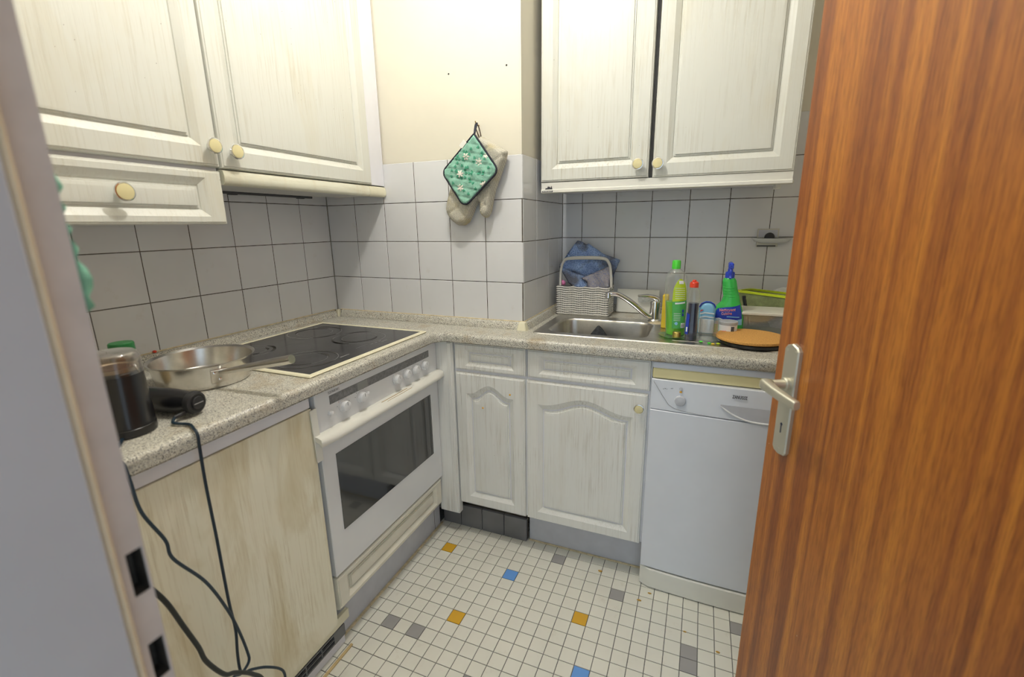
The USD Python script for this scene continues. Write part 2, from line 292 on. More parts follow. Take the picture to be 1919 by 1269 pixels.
# ------------------------------------------------------------------ the room shell
W_, D_ = .897, .506          # the pier's right edge on the back wall; depth of the sink recess
PF, FX, FY = .0479, 1.1998, -.336
TT = .15
fl = thing('floor', 'small square cream floor tiles with a few yellow, blue and grey ones', 'floor', kind='structure')
fl.part('screed', box(-.1, 2.3, -3.6, .6, -.10, -.0022), 'grout_floor')
special = {(0, 0): 'floor_yellow', (-12, -3): 'floor_yellow', (-8, 3): 'floor_yellow', (-6, -2): 'floor_blue', (1, 4): 'floor_blue', (-3, -5): 'floor_grey', (2, -3): 'floor_grey', (7, 0): 'floor_grey', (7, 1): 'floor_grey', (-12, 5): 'floor_grey', (-10, 5): 'floor_grey', (10, -3): 'floor_grey', (-5, 7): 'floor_grey'}
def slab(o, U, V, W, w, h, t, c=.0012):
    """A thin tile: bevelled rim, 12 visible faces; o its lower left corner on the bed, face at height t."""
    b = np.array([[0, 0, 0], [w, 0, 0], [w, h, 0], [0, h, 0]], float); m = b+[0, 0, t-c]
    k = np.array([[c, c, t], [w-c, c, t], [w-c, h-c, t], [c, h-c, t]])
    v = np.vstack([b, m, k]); f = []
    for a, d in ((0, 4), (4, 8)):
        for i in range(4):
            j = (i+1) % 4; f += [[a+i, a+j, d+j], [a+i, d+j, d+i]]
    f += [[8, 9, 10], [8, 10, 11]]
    return put(tm(v, f), o, U, V, W)
cells = []
for i in range(-16, 19):
    for j in range(-10, 28):
        x, y = FX+PF*i, FY-PF*(j+1)
        if x < .50 or x > 2.09 or y > .0 or (x > 1.40 and y > -.10): continue
        P = np.array([x+PF/2, y+PF/2, 0])-EYE; dz = P@fw
        px, py = 959.5+858.17*(P@r2)/max(dz, .05), 634.5-858.17*(P@u2)/max(dz, .05)
        vis = dz > .3 and -20 < py < 1300 and 560 < px < 1420
        cells.append((0 if vis else 1, dz, i, j, x, y))
cells.sort(); rest = []
for k, (hid, dz, i, j, x, y) in enumerate(cells):
    g = .0011; m = slab((x+g, y+g, -.0030), X3, Y3, Z3, PF-2*g, PF-2*g, .0030+nr.uniform(-.0002, .0002), .0007)
    if (k < 300 and not hid) or (i, j) in special: fl.part('tile', m, special.get((i, j), 'floor_cream'), smooth=False)
    else: rest.append(m)
fl.part('tile_field', rest, 'floor_cream', kind='stuff', smooth=False)

CZ = 2.50
single('ceiling', box(-.15, 2.3, -2.7, .65, CZ, CZ+.1), 'plaster_white', 'plain white ceiling above the kitchen, out of view', 'ceiling', kind='structure')
def wall_tiles(node, cells_, o, axes, t=.006):
    for (u0, u1, v0, v1) in cells_:
        g = .0012; node.part('tile', slab(np.asarray(o)+axes[0]*(u0+g)+axes[1]*(v0+g)+axes[2]*(-t), *axes, u1-u0-2*g, v1-v0-2*g, t+nr.uniform(-.0005, .0005), .0012), 'tile_white', smooth=False)
# left wall (faces +x), tiles above the worktop
wl = thing('wall_left', 'left wall with big white tiles above the hob', 'wall', kind='structure')
wl.part('plaster', box(-.12, -.006, -1.50, .12, 0, CZ), 'plaster_cream')
wl.part('grout', box(-.006, -.0016, -1.375, 0, .88, 1.50), 'grout_dark')
ys = [0, -.1502]+[-.1502-TT*k for k in range(1, 9)]+[-1.375]
wall_tiles(wl, [(ys[k+1], ys[k], .90+TT*r, 1.05+TT*r) for k in range(len(ys)-1) for r in range(4) if not (r == 3 and k > 3)], (0, 0, 0), SIDE)
# back wall pier (faces -y)
wb = thing('wall_back', 'back wall pier: cream plaster above four rows of white tiles', 'wall', kind='structure')
wb.part('plaster', box(-.006, W_-.012, .006, D_+.10, 0, CZ), 'plaster_cream')
wb.part('grout', box(0, W_-.006, .0016, .006, .88, 1.499), 'grout_dark')
xs = [0]+[.1456+TT*k for k in range(0, 5)]+[W_]
wall_tiles(wb, [(xs[k], xs[k+1], .90+TT*r, 1.05+TT*r) for k in range(6) for r in range(4)], (0, 0, 0), FRONT)
for px_, pz_ in ((.614, 1.785), (.838, 1.785)):
    wb.part('nail_hole', lathe_dir([(.0, .0), (.0035, .0), (.0025, .0008)], (px_, .0062, pz_), -Y3, 10), 'dark_gap')
# side of the pier (faces +x) and the recess behind the sink
wr = thing('wall_return', 'short side wall of the tiled pier left of the sink', 'wall', kind='structure')
wr.part('plaster', box(W_-.0118, W_-.006, .006, D_+.004, 0, CZ), 'plaster_cream')
wr.part('grout', box(W_-.006, W_-.0016, .0, D_, .88, 1.499), 'grout_dark')
yy = [D_, D_-.06, D_-.06-TT, D_-.06-2*TT, 0.0]
wall_tiles(wr, [(yy[k+1], yy[k], .90+TT*r, 1.05+TT*r) for k in range(4) for r in range(4)], (W_, 0, 0), SIDE)
wc = thing('wall_recess', 'tiled wall behind the sink and the bottles', 'wall', kind='structure')
wc.part('plaster', box(W_-.02, 2.25, D_+.006, D_+.12, 0, CZ), 'plaster_cream')
wc.part('grout', box(W_, 2.12, D_+.0016, D_+.006, .88, 1.649), 'grout_dark')
xa = [W_, .9879]+[.9879+TT*k for k in range(1, 8)]+[2.12]
wall_tiles(wc, [(xa[k], xa[k+1], .90+TT*r, 1.05+TT*r) for k in range(len(xa)-1) for r in range(5)], (0, D_, 0), FRONT)
single('wall_right', box(2.12, 2.25, -1.50, D_+.1, 0, CZ), 'plaster_cream', 'plain wall at the right behind the open door', 'wall', kind='structure')
wd = thing('wall_front', 'wall with the doorway the camera looks through', 'wall', kind='structure')
wd.part('pier', box(-.12, 1.00, -1.50, -1.378, 0, CZ), 'plaster_cream')
wd.part('lintel', box(1.00, 2.12, -1.50, -1.378, 2.06, CZ), 'plaster_cream')
wd.part('pier', box(2.09, 2.12, -1.50, -1.378, 0, 2.06), 'plaster_cream')
hw = thing('wall_hall', 'plain wall of the hall left of the doorway', 'wall', kind='structure')
hw.part('plaster', box(-.12, -.02, -2.7, -1.50, 0, CZ), 'plaster_white')

# door frame (lock side) with its rubber seal and the two strike openings
JX, FR_ = 1.040, -1.3778
tr = thing('trim_1', 'grey door frame at the left edge, cream seal and two dark lock holes', 'door frame', kind='structure')
prof = [(1.00, FR_), (JX, FR_), (JX, -1.4060), (1.054, -1.4110), (1.056, -1.4130), (1.056, -1.515), (.93, -1.515), (.93, -1.500), (1.00, -1.500)]
holes = [(.9305, .9765), (.8330, .8765)]
def frame_piece(z0, z1, notch=False):
    p = prof if not notch else [(1.00, FR_), (JX, FR_), (JX, FR_-.0025), (JX-.020, FR_-.0025), (JX-.020, FR_-.0155), (JX, FR_-.0155)]+prof[2:]
    m = extrude(sg.Polygon(p), z1-z0); m.apply_translation((0, 0, z0)); return m
zz = [0, .8330, .8765, .9305, .9765, 2.05]
tr.part('jamb', [frame_piece(zz[k], zz[k+1], k in (1, 3)) for k in range(5)], 'frame_grey', smooth=False)
tr.part('rebate_face', [box(JX-.001, JX+.0006, -1.4055, FR_-.0005, zz[k], zz[k+1]) for k in (0, 2, 4)]+[box(JX-.001, JX+.0006, -1.4055, FR_-.0158, zz[k], zz[k+1]) for k in (1, 3)]+[box(JX-.001, JX+.0006, FR_-.0022, FR_-.0005, zz[k], zz[k+1]) for k in (1, 3)], 'frame_rebate')
seal = [np.c_[JX+.007+.0065*np.cos(np.arange(14)*2*PI/14), -1.4070+.0040*np.sin(np.arange(14)*2*PI/14), np.full(14, z)] for z in (0, 2.04)]
tr.part('seal', loft(seal), 'rubber_seal', label='cream rubber seal')
for z0, z1 in holes:
    q0, q1 = FR_-.0155, FR_-.0025
    tr.part('strike_hole', [box(JX-.0195, JX-.0185, q0, q1, z0, z1), box(JX-.0195, JX-.0004, q0, q0+.0006, z0, z1), box(JX-.0195, JX-.0004, q1-.0006, q1, z0, z1), box(JX-.0195, JX-.0004, q0, q1, z0, z0+.0006), box(JX-.0195, JX-.0004, q0, q1, z1-.0006, z1)], 'strike_shade')  # dark liner added so the inside of the hole looks shaded
tr.part('head', box(1.0, 2.09, -1.515, FR_, 2.05, 2.09), 'frame_grey')

# the open mahogany door leaf with its lever handle
E0 = np.array([1.664, -.522, 0]); hd = math.radians(155)
DU = np.array([math.sin(hd), math.cos(hd), 0]); DW = np.array([DU[1], -DU[0], 0]); DW = DW if DW[0] < 0 else -DW
dr = thing('door_1', 'open reddish-brown mahogany veneer door with a worn aluminium lever handle', 'door', base=tuple(E0+DU*.93), kind='structure')
def door_box(u0, u1, z0, z1, w0, w1, b=0): return obox(E0+DU*(u0+u1)/2+Z3*(z0+z1)/2+DW*(w0+w1)/2, DU, Z3, DW, (u1-u0)/2, (z1-z0)/2, (w1-w0)/2, b)
dr.part('leaf', door_box(0, .925, .008, 2.04, -.040, 0, .0015), 'mahogany')
def dl(p): return put(p, E0, DU, Z3, DW)
pl = np.array([(.034, .800), (.040, .793), (.055, .790), (.070, .793), (.076, .800), (.076, 1.015), (.070, 1.022), (.055, 1.027), (.040, 1.022), (.034, 1.015)])
pc = pl.mean(0)
rings = [np.c_[pc+(pl-pc)*[s, t], np.full(10, w)] for s, t, w in ((1, 1, 0), (1, 1, .0065), (.90, .985, .009))]
hp = dr.part('handle_plate', dl(loft(rings, False)), 'aluminium', label='long satin aluminium backplate', smooth=25)
hp.part('keyhole', [dl(lathe([(.0, .0088), (.0034, .0088), (.0030, .0095)], (.055, .857, 0), 16, 2)), door_box(.0535, .0565, .838, .857, .0088, .0094)], 'soap_navy')
for (a, b) in ((.042, 1.012), (.067, 1.012), (.055, .802)):
    hp.part('screw', dl(lathe([(.0032, .0085), (.0032, .0096), (.0, .0098)], (a, b, 0), 12)), 'aluminium')
hz = .944
hp2 = dr.part('rosette', dl(lathe([(.0135, .009), (.0135, .015), (.0115, .017)], (.055, hz, 0), 28)), 'aluminium')
lev = []
for q in ((.0100, .016, .055, 0), (.0095, .040, .054, 0)):
    t = np.arange(16)*2*PI/16; lev.append(np.c_[q[2]+q[0]*np.cos(t), hz+q[0]*.95*np.sin(t), np.full(16, q[1])])
neck = loft(lev)
pts = [(.046, hz+.000, .050, .0100, .0105), (.056, hz, .0525, .0112, .0110), (.085, hz-.003, .0535, .0098, .0090), (.120, hz-.006, .0530, .0098, .0080), (.146, hz-.008, .0510, .0095, .0075), (.149, hz-.008, .0505, .0070, .006)]
def lring(q):
    u, z, w, hv, hw_ = q; t = np.arange(16)*2*PI/16; sx = np.sign(np.cos(t))*np.abs(np.cos(t))**.6; sy = np.sign(np.sin(t))*np.abs(np.sin(t))**.6
    return np.c_[np.full(16, u), z+hv*sx, w+hw_*sy]
bar = loft([lring(q) for q in pts])
dr.part('lever', [dl(neck), dl(bar)], 'aluminium', label='angular aluminium lever', smooth=35)

# ------------------------------------------------------------------ fitted kitchen: panel fronts
PROF = [(.000, -.0100), (.0025, -.0030), (.0060, -.0022), (.0072, 0.), (None, 0.), ('g', 0, 0.), ('g', .0165, -.0095), ('g', .0180, -.0125), ('g', .0215, -.0125), ('g', .0222, -.0090), ('g', .0265, -.0090), ('g', .0272, -.0052), ('g', .034, -.0040)]
def front(w, h, side=.045, top=.045, bottom=.045, arch=0., th=.019, K=28, gs=1.0):
    """A door or drawer front in (u, v, w): moulded border, bevelled groove and field, arched head when arch > 0."""
    xt = np.linspace(1, 0, K)
    def bell(x): 
        s = np.clip(np.abs(x-.5)/.43, 0, 1); return .5*(1+np.cos(PI*s))
    def ring(ds, db, dt, ht, a):
        l, r_, b = ds, w-ds, db
        x = l+(r_-l)*xt
        y = h-dt-a*(1-bell(xt))
        if a > 0:
            slope = a*.5*PI/(.43*(r_-l))*np.sin(PI*np.clip(np.abs(xt-.5)/.43, 0, 1)); y = y-(math.sqrt(1)*0)
        p = np.vstack([[l, b], [r_, b], np.c_[x, y]]); return np.c_[p, np.full(len(p), ht)]
    rings = [ring(0, 0, 0, -th, 0)]
    for q in PROF:
        if q[0] is None: continue
        if q[0] == 'g': d = q[1]*gs; rings.append(ring(side+d, bottom+d, top+d*(1.15 if arch else 1), q[2], arch))
        else: rings.append(ring(q[0], q[0], q[0], q[1], 0))
    # the wide flat between border and groove: insert mixed ring so the arch blends
    return loft(rings)
def knob(node, o, W, name='knob', r=.0200, matt='knob_cream', label='cream button knob with chrome rim'):
    k = node.part(name, lathe_dir([(.0085, 0), (.0075, .004), (.0070, .010), (.0120, .015), (r-.0006, .0185), (r, .0210), (r-.0010, .0230), (r-.0030, .0234), (r-.0040, .0222), (0, .0222)], o, W, 32), 'chrome', label=label)
    k.part('inlay', lathe_dir([(r-.0040, .0218), (r-.0042, .0232), (r*.6, .0242), (0, .0246)], o, W, 28), matt, label='cream inlay')

UF = .312                     # face of the left wall cabinets
uc = thing('wall_cabinet', 'limed oak wall cabinet at upper left, door over a small drawer', 'cabinet', base=(.15, -.94, 1.28))
uc.part('carcass', box(.012, UF-.020, -1.195, -.692, 1.282, 2.32, .002), 'white_melamine')
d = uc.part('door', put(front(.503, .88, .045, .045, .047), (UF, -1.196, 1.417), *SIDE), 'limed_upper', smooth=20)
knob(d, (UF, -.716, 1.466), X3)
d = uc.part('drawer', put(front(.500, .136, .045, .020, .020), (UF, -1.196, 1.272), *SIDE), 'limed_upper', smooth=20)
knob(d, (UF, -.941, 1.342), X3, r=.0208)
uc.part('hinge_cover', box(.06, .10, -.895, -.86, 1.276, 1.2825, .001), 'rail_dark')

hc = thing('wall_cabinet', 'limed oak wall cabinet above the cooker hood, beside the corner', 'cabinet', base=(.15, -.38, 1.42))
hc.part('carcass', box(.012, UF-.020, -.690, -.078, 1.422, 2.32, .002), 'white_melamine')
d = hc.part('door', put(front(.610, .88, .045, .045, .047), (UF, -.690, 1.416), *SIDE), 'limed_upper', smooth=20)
knob(d, (UF, -.655, 1.460), X3)
hc.part('filler_strip', box(UF-.030, UF-.006, -.078, -.001, 1.416, 2.32, .001), 'white_melamine', label='plain white filler strip against the wall')
hood = thing('range_hood', 'flat pull-out cooker hood under the wall cabinet over the hob', 'cooker hood', base=(.16, -.38, 1.37))
hr = []
for (x, z) in ((.288, 1.4135), (.300, 1.4135), (.309, 1.410), (.3125, 1.396), (.3115, 1.381), (.305, 1.3745), (.288, 1.3745)): hr.append((x, z))
vs = [np.array([(x, y, z) for x, z in hr]) for y in (-.688, -.100)]
hood.part('visor', loft(vs), 'hood_wood', smooth=45)
vs = [np.array([(x, y, z) for x, z in hr]) for y in (-.0985, -.002)]
hood.part('visor_end', loft(vs), 'cream_plastic', label='cream end piece of the visor', smooth=45)
hood.part('underside', box(.07, .288, -.684, -.004, 1.380, 1.388), 'white_plastic')
hood.part('grease_filter', box(.09, .283, -.66, -.12, 1.3765, 1.3805, .001), 'hood_filter', label='perforated grey grease filter')
hood.part('rear_rail', [box(.060, .075, -.668, -.150, 1.3700, 1.3880, .002), box(.062, .073, -.50, -.47, 1.3675, 1.371), box(.062, .073, -.22, -.19, 1.3675, 1.371)], 'rail_dark')
hood.part('body', box(.075, .287, -.683, -.081, 1.388, 1.4205), 'white_plastic')

UY = .140
rc = thing('wall_cabinet', 'pair of limed oak wall cabinet doors above the sink', 'cabinet', base=(1.33, .33, 1.41))
rc.part('carcass', box(.912, 1.748, UY+.020, D_-.002, 1.415, 2.32, .002), 'white_melamine')
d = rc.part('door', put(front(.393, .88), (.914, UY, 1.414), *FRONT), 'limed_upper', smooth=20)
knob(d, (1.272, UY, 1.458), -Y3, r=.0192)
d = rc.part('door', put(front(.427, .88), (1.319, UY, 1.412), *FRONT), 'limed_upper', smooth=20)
knob(d, (1.338, UY, 1.456), -Y3, r=.0192)
rc.part('door_gap', box(1.306, 1.320, UY+.012, UY+.021, 1.415, 2.3), 'dark_gap')
va = rc.part('light_valance', [loft([np.array([(x, UY+.006+a, z) for a, z in ((.0, 1.4125), (.0, 1.389), (-.004, 1.386), (-.004, 1.377), (.002, 1.3745), (.016, 1.3745), (.016, 1.4125))]) for x in (.916, 1.745)])], 'white_plastic', smooth=30)
lg = [box(.921, .962, UY+.0012, UY+.0024, 1.3785, 1.3835)]
shp = sg.Polygon([(.922, 1.3845), (.930, 1.3865), (.934, 1.394), (.939, 1.3925), (.943, 1.400), (.947, 1.3965), (.951, 1.399), (.952, 1.3925), (.957, 1.401), (.9585, 1.3925), (.961, 1.3845)])
lg += [put(extrude(shp, .0012), (0, UY+.0060, 0), *FRONT)]
va.part('maker_emblem', lg, 'ink', label='small dark maker emblem')
va.part('emblem_lines', [box(.9235+.0052*k, .9265+.0052*k, UY+.0006, UY+.0012, 1.3795, 1.3826) for k in range(7)], 'white_plastic')
rc.part('cable_clip', [box(1.704, 1.722, UY+.06, UY+.10, 1.3640, 1.3900, .002), box(1.722, 1.760, UY+.08, UY+.10, 1.3790, 1.3900, .002)], 'white_plastic')
rc.part('base_panel', box(.914, 1.746, UY+.022, D_-.004, 1.391, 1.415), 'white_melamine')

# lower run on the left
LF = .585
bc = thing('base_cabinet', 'tall plain stained oak-look appliance door under the left worktop', 'cabinet', base=(.3, -1.06, .11))
bc.part('carcass', box(.05, LF-.020, -1.372, -.755, .105, .838), 'white_melamine')
bc.part('door', [box(LF-.019, LF, -1.372, -.752, .113, .800, .0015)], 'limed_dirty')
bc.part('top_rail', box(LF-.019, LF-.004, -1.372, -.752, .802, .839, .001), 'white_melamine', label='grey-white rail under the worktop')
bc.part('edge_strip', obox(np.array([LF+.004, -.749, .722]), Y3*math.cos(.03)+Z3*math.sin(.03), Z3*math.cos(.03)-Y3*math.sin(.03), X3, .0105, .0755, .0020, .0006), 'white_plastic', label='loose speckled white edging strip hanging at the oven')
bc.part('bottom_strip', box(LF-.030, LF-.018, -1.372, -.690, .076, .108, .001), 'cream_plastic')
vg = bc.part('vent_grille', [box(.555, .5685, -1.372, -.955, .036, .041), box(.555, .5685, -1.372, -.955, .069, .074), box(.555, .5690, -.760, -.715, .036, .074), box(.562, .5685, -1.372, -.76, .0535, .0565)]+[box(.555, .5675, y-.002, y+.002, .040, .070) for y in np.arange(-1.33, -.77, .058)]+[box(.555, .5685, -.955, -.76, .036, .041), box(.555, .5685, -.955, -.76, .069, .074)], 'vent_grey', label='dark slotted ventilation grille')
vg.part('void', box(.548, .552, -1.372, -.72, .037, .074), 'dark_gap')
bc.part('plinth', box(.545, .562, -1.372, -.712, .0005, .034, .001), 'white_melamine')
single('loose_strip', obox(np.array([.590, -.96, .0035]), Y3, X3, Z3, .245, .004, .0030, .001), 'strip_beige', 'thin beige wooden strip lying loose on the floor below the vent', 'strip')

ov = thing('oven', 'white built-in oven with knobs, wide bar handle and dark glass door', 'oven', base=(.3, -.44, .26))
ov.part('housing', box(.06, LF-.024, -.738, -.142, .258, .836), 'dark_gap')
cp = ov.part('control_panel', box(LF-.022, LF, -.738, -.1325, .7195, .8365, .002), 'enamel')
cp.part('display_strip', box(LF-.001, LF+.0008, -.687, -.186, .787, .812), 'display_grey', label='smudged grey display strip')
cp.part('clock', box(LF+.0004, LF+.0012, -.575, -.530, .788, .811), 'display_lcd')
cp.part('lettering', text('SIEMENS', .0070, (LF+.0002, -.690, .8175), SIDE, .0005), 'ink_grey')
def smudges(node):
    ms = []
    for k in range(16): ms.append(box(LF+.0006, LF+.0011, -.676+.005*k, -.6745+.005*k+rng.uniform(0, .002), .791+rng.uniform(0, .004), .800+rng.uniform(0, .006)))
    for y in (-.388, -.331, -.277, -.222): ms += [box(LF+.0006, LF+.0012, y-.003, y+.003, .797, .8003), box(LF+.0006, LF+.0012, y-.0016, y+.0016, .7935, .804)]
    node.part('print_marks', ms, 'ink_grey', kind='stuff')
smudges(cp)
for y in (-.637, -.563, -.389, -.332, -.278, -.223):
    k = cp.part('dial', lathe_dir([(.0190, 0), (.0192, .003), (.0165, .0042), (.0155, .012), (.0140, .0155), (.0115, .0168), (0, .0172)], (LF, y, .765), X3, 30), 'enamel')
    k.part('pointer', box(LF+.0165, LF+.0177, y-.0007, y+.0007, .768, .778), 'ink_grey')
for y, z in ((-.691, .764), (-.539, .768)): cp.part('button', lathe_dir([(.0075, 0), (.0070, .009), (.004, .0105), (0, .011)], (LF, y, z), X3, 18), 'enamel')
for y in (-.637, -.563):
    cp.part('scale_mark', [box(LF-.0005, LF+.0005, y+.025*math.cos(a)-.0011, y+.025*math.cos(a)+.0011, .765+.025*math.sin(a)-.0011, .765+.025*math.sin(a)+.0011) for a in np.radians((15, 60, 90, 135, 165))], 'ink_grey')
do = ov.part('oven_door', box(LF-.022, LF-.001, -.736, -.1325, .262, .7155, .002), 'enamel')
do.part('window', box(LF-.0016, LF+.0008, -.686, -.189, .391, .6375, .0008), 'black_glass', label='black glass oven window')
ho = []
for y in np.linspace(-.757, -.131, 13):
    e = 1 if -.74 < y < -.15 else .82
    c = [(LF-.002, .722), (LF+.014, .7215), (LF+.027, .7165), (LF+.0345*e, .708), (LF+.036*e, .700), (LF+.032*e, .6945), (LF+.026, .6965), (LF+.018, .704), (LF+.006, .709), (LF-.002, .709)]
    ho.append(np.array([(x, y, z) for x, z in c]))
hb = ov.part('handle', loft(ho), 'white_plastic', label='yellowed white full-width handle bar', smooth=50)
hb.part('scratch', [box(LF+.0145, LF+.0165, -.49, -.352, .7215, .7222), box(LF+.0225, LF+.0232, -.47, -.335, .7185, .7195)], 'strip_beige')
op = thing('oven_base_panel', 'grooved cream panel between the oven and the floor plinth', 'panel', base=(.5, -.44, .143))
op.part('panel', put(front(.596, .112, .040, .016, .016, gs=.8), (LF-.002, -.736, .143), *SIDE), 'cream_panel', smooth=20)
op.part('carcass', box(.06, LF-.022, -.740, -.139, .143, .256), 'white_melamine')
pb = thing('plinth_board', 'blue-grey plinth board on the floor below the oven', 'plinth', base=(.54, -.4, 0))
pb.part('board', box(.520, .538, -.712, -.098, .0005, .1425, .001), 'plinth_grey')
pb.part('joint', box(.5378, .5384, -.142, -.1405, .002, .141), 'dark_gap')
pb.part('sealing_strip', box(.538, .548, -.712, -.086, .0003, .0045, .001), 'silicone')

# lower run at the back
BF = -.130
fp = thing('filler_post', 'narrow moulded corner post between the oven and the narrow cupboard', 'cabinet trim', base=(.62, BF, .1))
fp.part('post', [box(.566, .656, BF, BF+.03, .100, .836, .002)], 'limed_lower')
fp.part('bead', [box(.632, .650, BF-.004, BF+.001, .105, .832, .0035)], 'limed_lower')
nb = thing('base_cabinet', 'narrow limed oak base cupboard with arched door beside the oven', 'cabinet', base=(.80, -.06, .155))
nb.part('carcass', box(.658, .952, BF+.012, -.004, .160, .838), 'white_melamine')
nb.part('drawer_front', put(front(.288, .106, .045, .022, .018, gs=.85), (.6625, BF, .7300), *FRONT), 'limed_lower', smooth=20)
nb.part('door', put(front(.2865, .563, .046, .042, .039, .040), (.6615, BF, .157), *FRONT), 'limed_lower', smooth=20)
for (x, z) in ((.889, .655), (.777, .587)): nb.part('drip', lathe_dir([(.0, 0), (.0038, 0), (.002, .0012), (0, .0014)], (x, BF, z), -Y3, 10), 'ink_orange', label='dried orange drip')
sb = thing('base_cabinet', 'wider limed oak sink base cupboard with arched door and knob', 'cabinet', base=(1.17, 0, .155))
sb.part('carcass', [box(.954, 1.3835, BF+.012, D_-.01, .160, .735), box(.954, 1.3835, BF+.012, BF+.035, .735, .838)], 'white_melamine')
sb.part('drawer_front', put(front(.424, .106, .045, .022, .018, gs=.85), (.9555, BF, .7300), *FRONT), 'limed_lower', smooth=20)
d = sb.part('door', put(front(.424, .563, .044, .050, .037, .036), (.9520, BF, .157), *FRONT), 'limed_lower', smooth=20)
knob(d, (1.351, BF, .674), -Y3, r=.0172)
p2 = thing('plinth_board', 'blue-grey plinth board on the floor below the sink cupboard', 'plinth', base=(1.16, -.04, 0))
p2.part('board', box(.935, 1.382, -.052, -.034, .0005, .150, .001), 'plinth_grey')
p2.part('sealing_strip', box(.935, 1.382, -.060, -.052, .0003, .0045, .001), 'silicone')
sk = thing('tile_skirting', 'row of four dark grey skirting tiles below the narrow cupboard', 'skirting', base=(.73, -.06, 0))
e = [.541, .628, .728, .829, .929]
for k in range(4): sk.part('tile', put(box(e[k]+.0012, e[k+1]-.0012, -.001, .099, -.006, .006, .0015), (0, -.066, .0015), X3, Z3, -Y3), 'skirt_black')
sk.part('mortar', box(.541, .927, -.060, -.045, .0005, .096), 'grout_dark')

# dishwasher
dx0, dx1 = 1.3845, 1.9800
dw = thing('dishwasher', 'white freestanding dishwasher, yellowed band on top, half hidden by the door', 'dishwasher', base=(1.68, .1, 0))
dw.part('cabinet', box(dx0, dx1, -.112, .44, .004, .832), 'white_melamine')
dw.part('top_edge', box(dx0, dx1, -.137, -.10, .815, .8365, .003), 'enamel_dw')
dw.part('yellowed_band', box(dx0+.001, dx1, -.1345, -.10, .781, .8145, .004), 'yellow_band', label='band of yellowed plastic')
def dwf(u): return -.1385-.012*(1-(2*(u-.5))**2)
us = np.linspace(0, 1, 21)
def curved(z0, z1, off0, off1, back=-.105):
    rings = []
    for u in us:
        x = dx0+(dx1-dx0)*u; f = dwf(u); 
        rings.append(np.array([(x, back, z0), (x, f+off0+.002, z0), (x, f+off0, z0+.002), (x, f+off1, z1-.002), (x, f+off1+.002, z1), (x, back, z1)]))
    return loft(rings)
cpn = dw.part('control_panel', curved(.678, .779, 0, .003), 'enamel_dw', smooth=25)
cpn.part('lettering', text('ZANUSSI', .0098, (1.6185, -.1512, .7490), FRONT, .0006, True, .66), 'ink', label='maker name in dark capitals')
bt = cpn.part('start_button', lathe_dir([(.0165, -.004), (.0165, .004), (.0145, .0062), (.008, .0075), (0, .008)], (1.474, -.1450, .718), -Y3, 28), 'plinth_grey', label='round grey start button')
cpn.part('indicator', [lathe_dir([(.0048, 0), (.0048, .0012), (.004, .0012), (0, .0012)], (1.4735, -.1452, .757), -Y3, 20)], 'ink_grey')
cpn.part('indicator', [lathe_dir([(.0040, 0), (.0040, .0016), (.0, .0016)], (1.4735, -.1456, .757), -Y3, 20)], 'enamel_dw')
cpn.part('indicator', box(1.4728, 1.4742, -.1476, -.1455, .7545, .7595), 'ink_grey')
cpn.part('indicator', box(1.4700, 1.4770, -.1470, -.1450, .7445, .7505, .001), 'ink_orange', label='orange indicator light')
cpn.part('scuff', [box(1.420+a, 1.420+a+w, -.1433, -.1425, .750+b, .7512+b) for a, b, w in ((0, 0, .003), (.005, .002, .004), (.011, .001, .002), (.024, .004, .003), (.028, .005, .002))], 'ink')
cpn.part('panel_line', tube([(1.391, -.1408, .772), (1.420, -.1422, .728), (1.440, -.1430, .700), (1.455, -.1438, .691), (1.475, -.1448, .6855), (1.53, -.1475, .6815), (1.62, -.1500, .6800), (1.78, -.150, .680)], .0006, 6), 'ink_grey')
gr = []
for t in np.linspace(0, 1, 15):
    x = 1.589+.20*t; hgt = .004+.040*(1-(1-min(1, t/.55))**2.2); gr.append((x, .7245, .7245-hgt))
gp = sg.Polygon([(x, a) for x, a, b in gr]+[(x, b) for x, a, b in gr[::-1]])
hg = cpn.part('grip_recess', put(extrude(gp, .0012), (0, -.1503, 0), *FRONT), 'plinth_grey', label='curved grey handle recess')
hg.part('grip_lip', tube([(x, -.1520, b-.001) for x, a, b in gr], [.0012]+[.0032]*14, 8), 'enamel')
dw.part('door', curved(.084, .6765, -.001, -.001), 'enamel_dw', smooth=25)
dw.part('gap', curved(.0775, .0845, .008, .008), 'dark_gap')
rk = []
for u in us:
    x = dx0-.001+(dx1-dx0)*u; f = dwf(u)-.004+(.012 if u < .02 else 0)
    rk.append(np.array([(x, -.09, .002), (x, f+.004, .002), (x, f, .008), (x, f, .075), (x, f+.004, .079), (x, -.09, .079)]))
dw.part('kick_panel', loft(rk), 'white_plastic', label='cream kick panel', smooth=30)

# worktop with upstands
wt = thing('worktop', 'L-shaped speckled grey-beige laminate worktop with rounded front edge', 'worktop', base=(.6, 0, .84))
outl = [(.003, -1.374), (.605, -1.374), (.605, -.180), (.635, -.150), (2.118, -.150), (2.118, D_-.003), (W_+.003, D_-.003), (W_+.003, -.003), (.003, -.003)]
def inset(p, d):
    p = np.asarray(p, float); n = len(p); out = []
    for i in range(n):
        a, b, c = p[i-1], p[i], p[(i+1) % n]; e1 = (b-a)/np.linalg.norm(b-a); e2 = (c-b)/np.linalg.norm(c-b)
        n1 = np.array([-e1[1], e1[0]]); n2 = np.array([-e2[1], e2[0]]); out.append(b+(n1+n2)*d/(1+n1@n2))
    return np.array(out)
prf = [(.003, .8400), (0, .8435), (0, .8600), (.0006, .8650), (.0028, .8695), (.0065, .8730), (.0105, .8746), (.0140, .8750)]
rings = [r3(inset(outl, d), z) for d, z in prf]
sides = loft(rings, False, False)
hole = sg.Polygon(rrect(.985, 1.352, -.012, .252, .05))
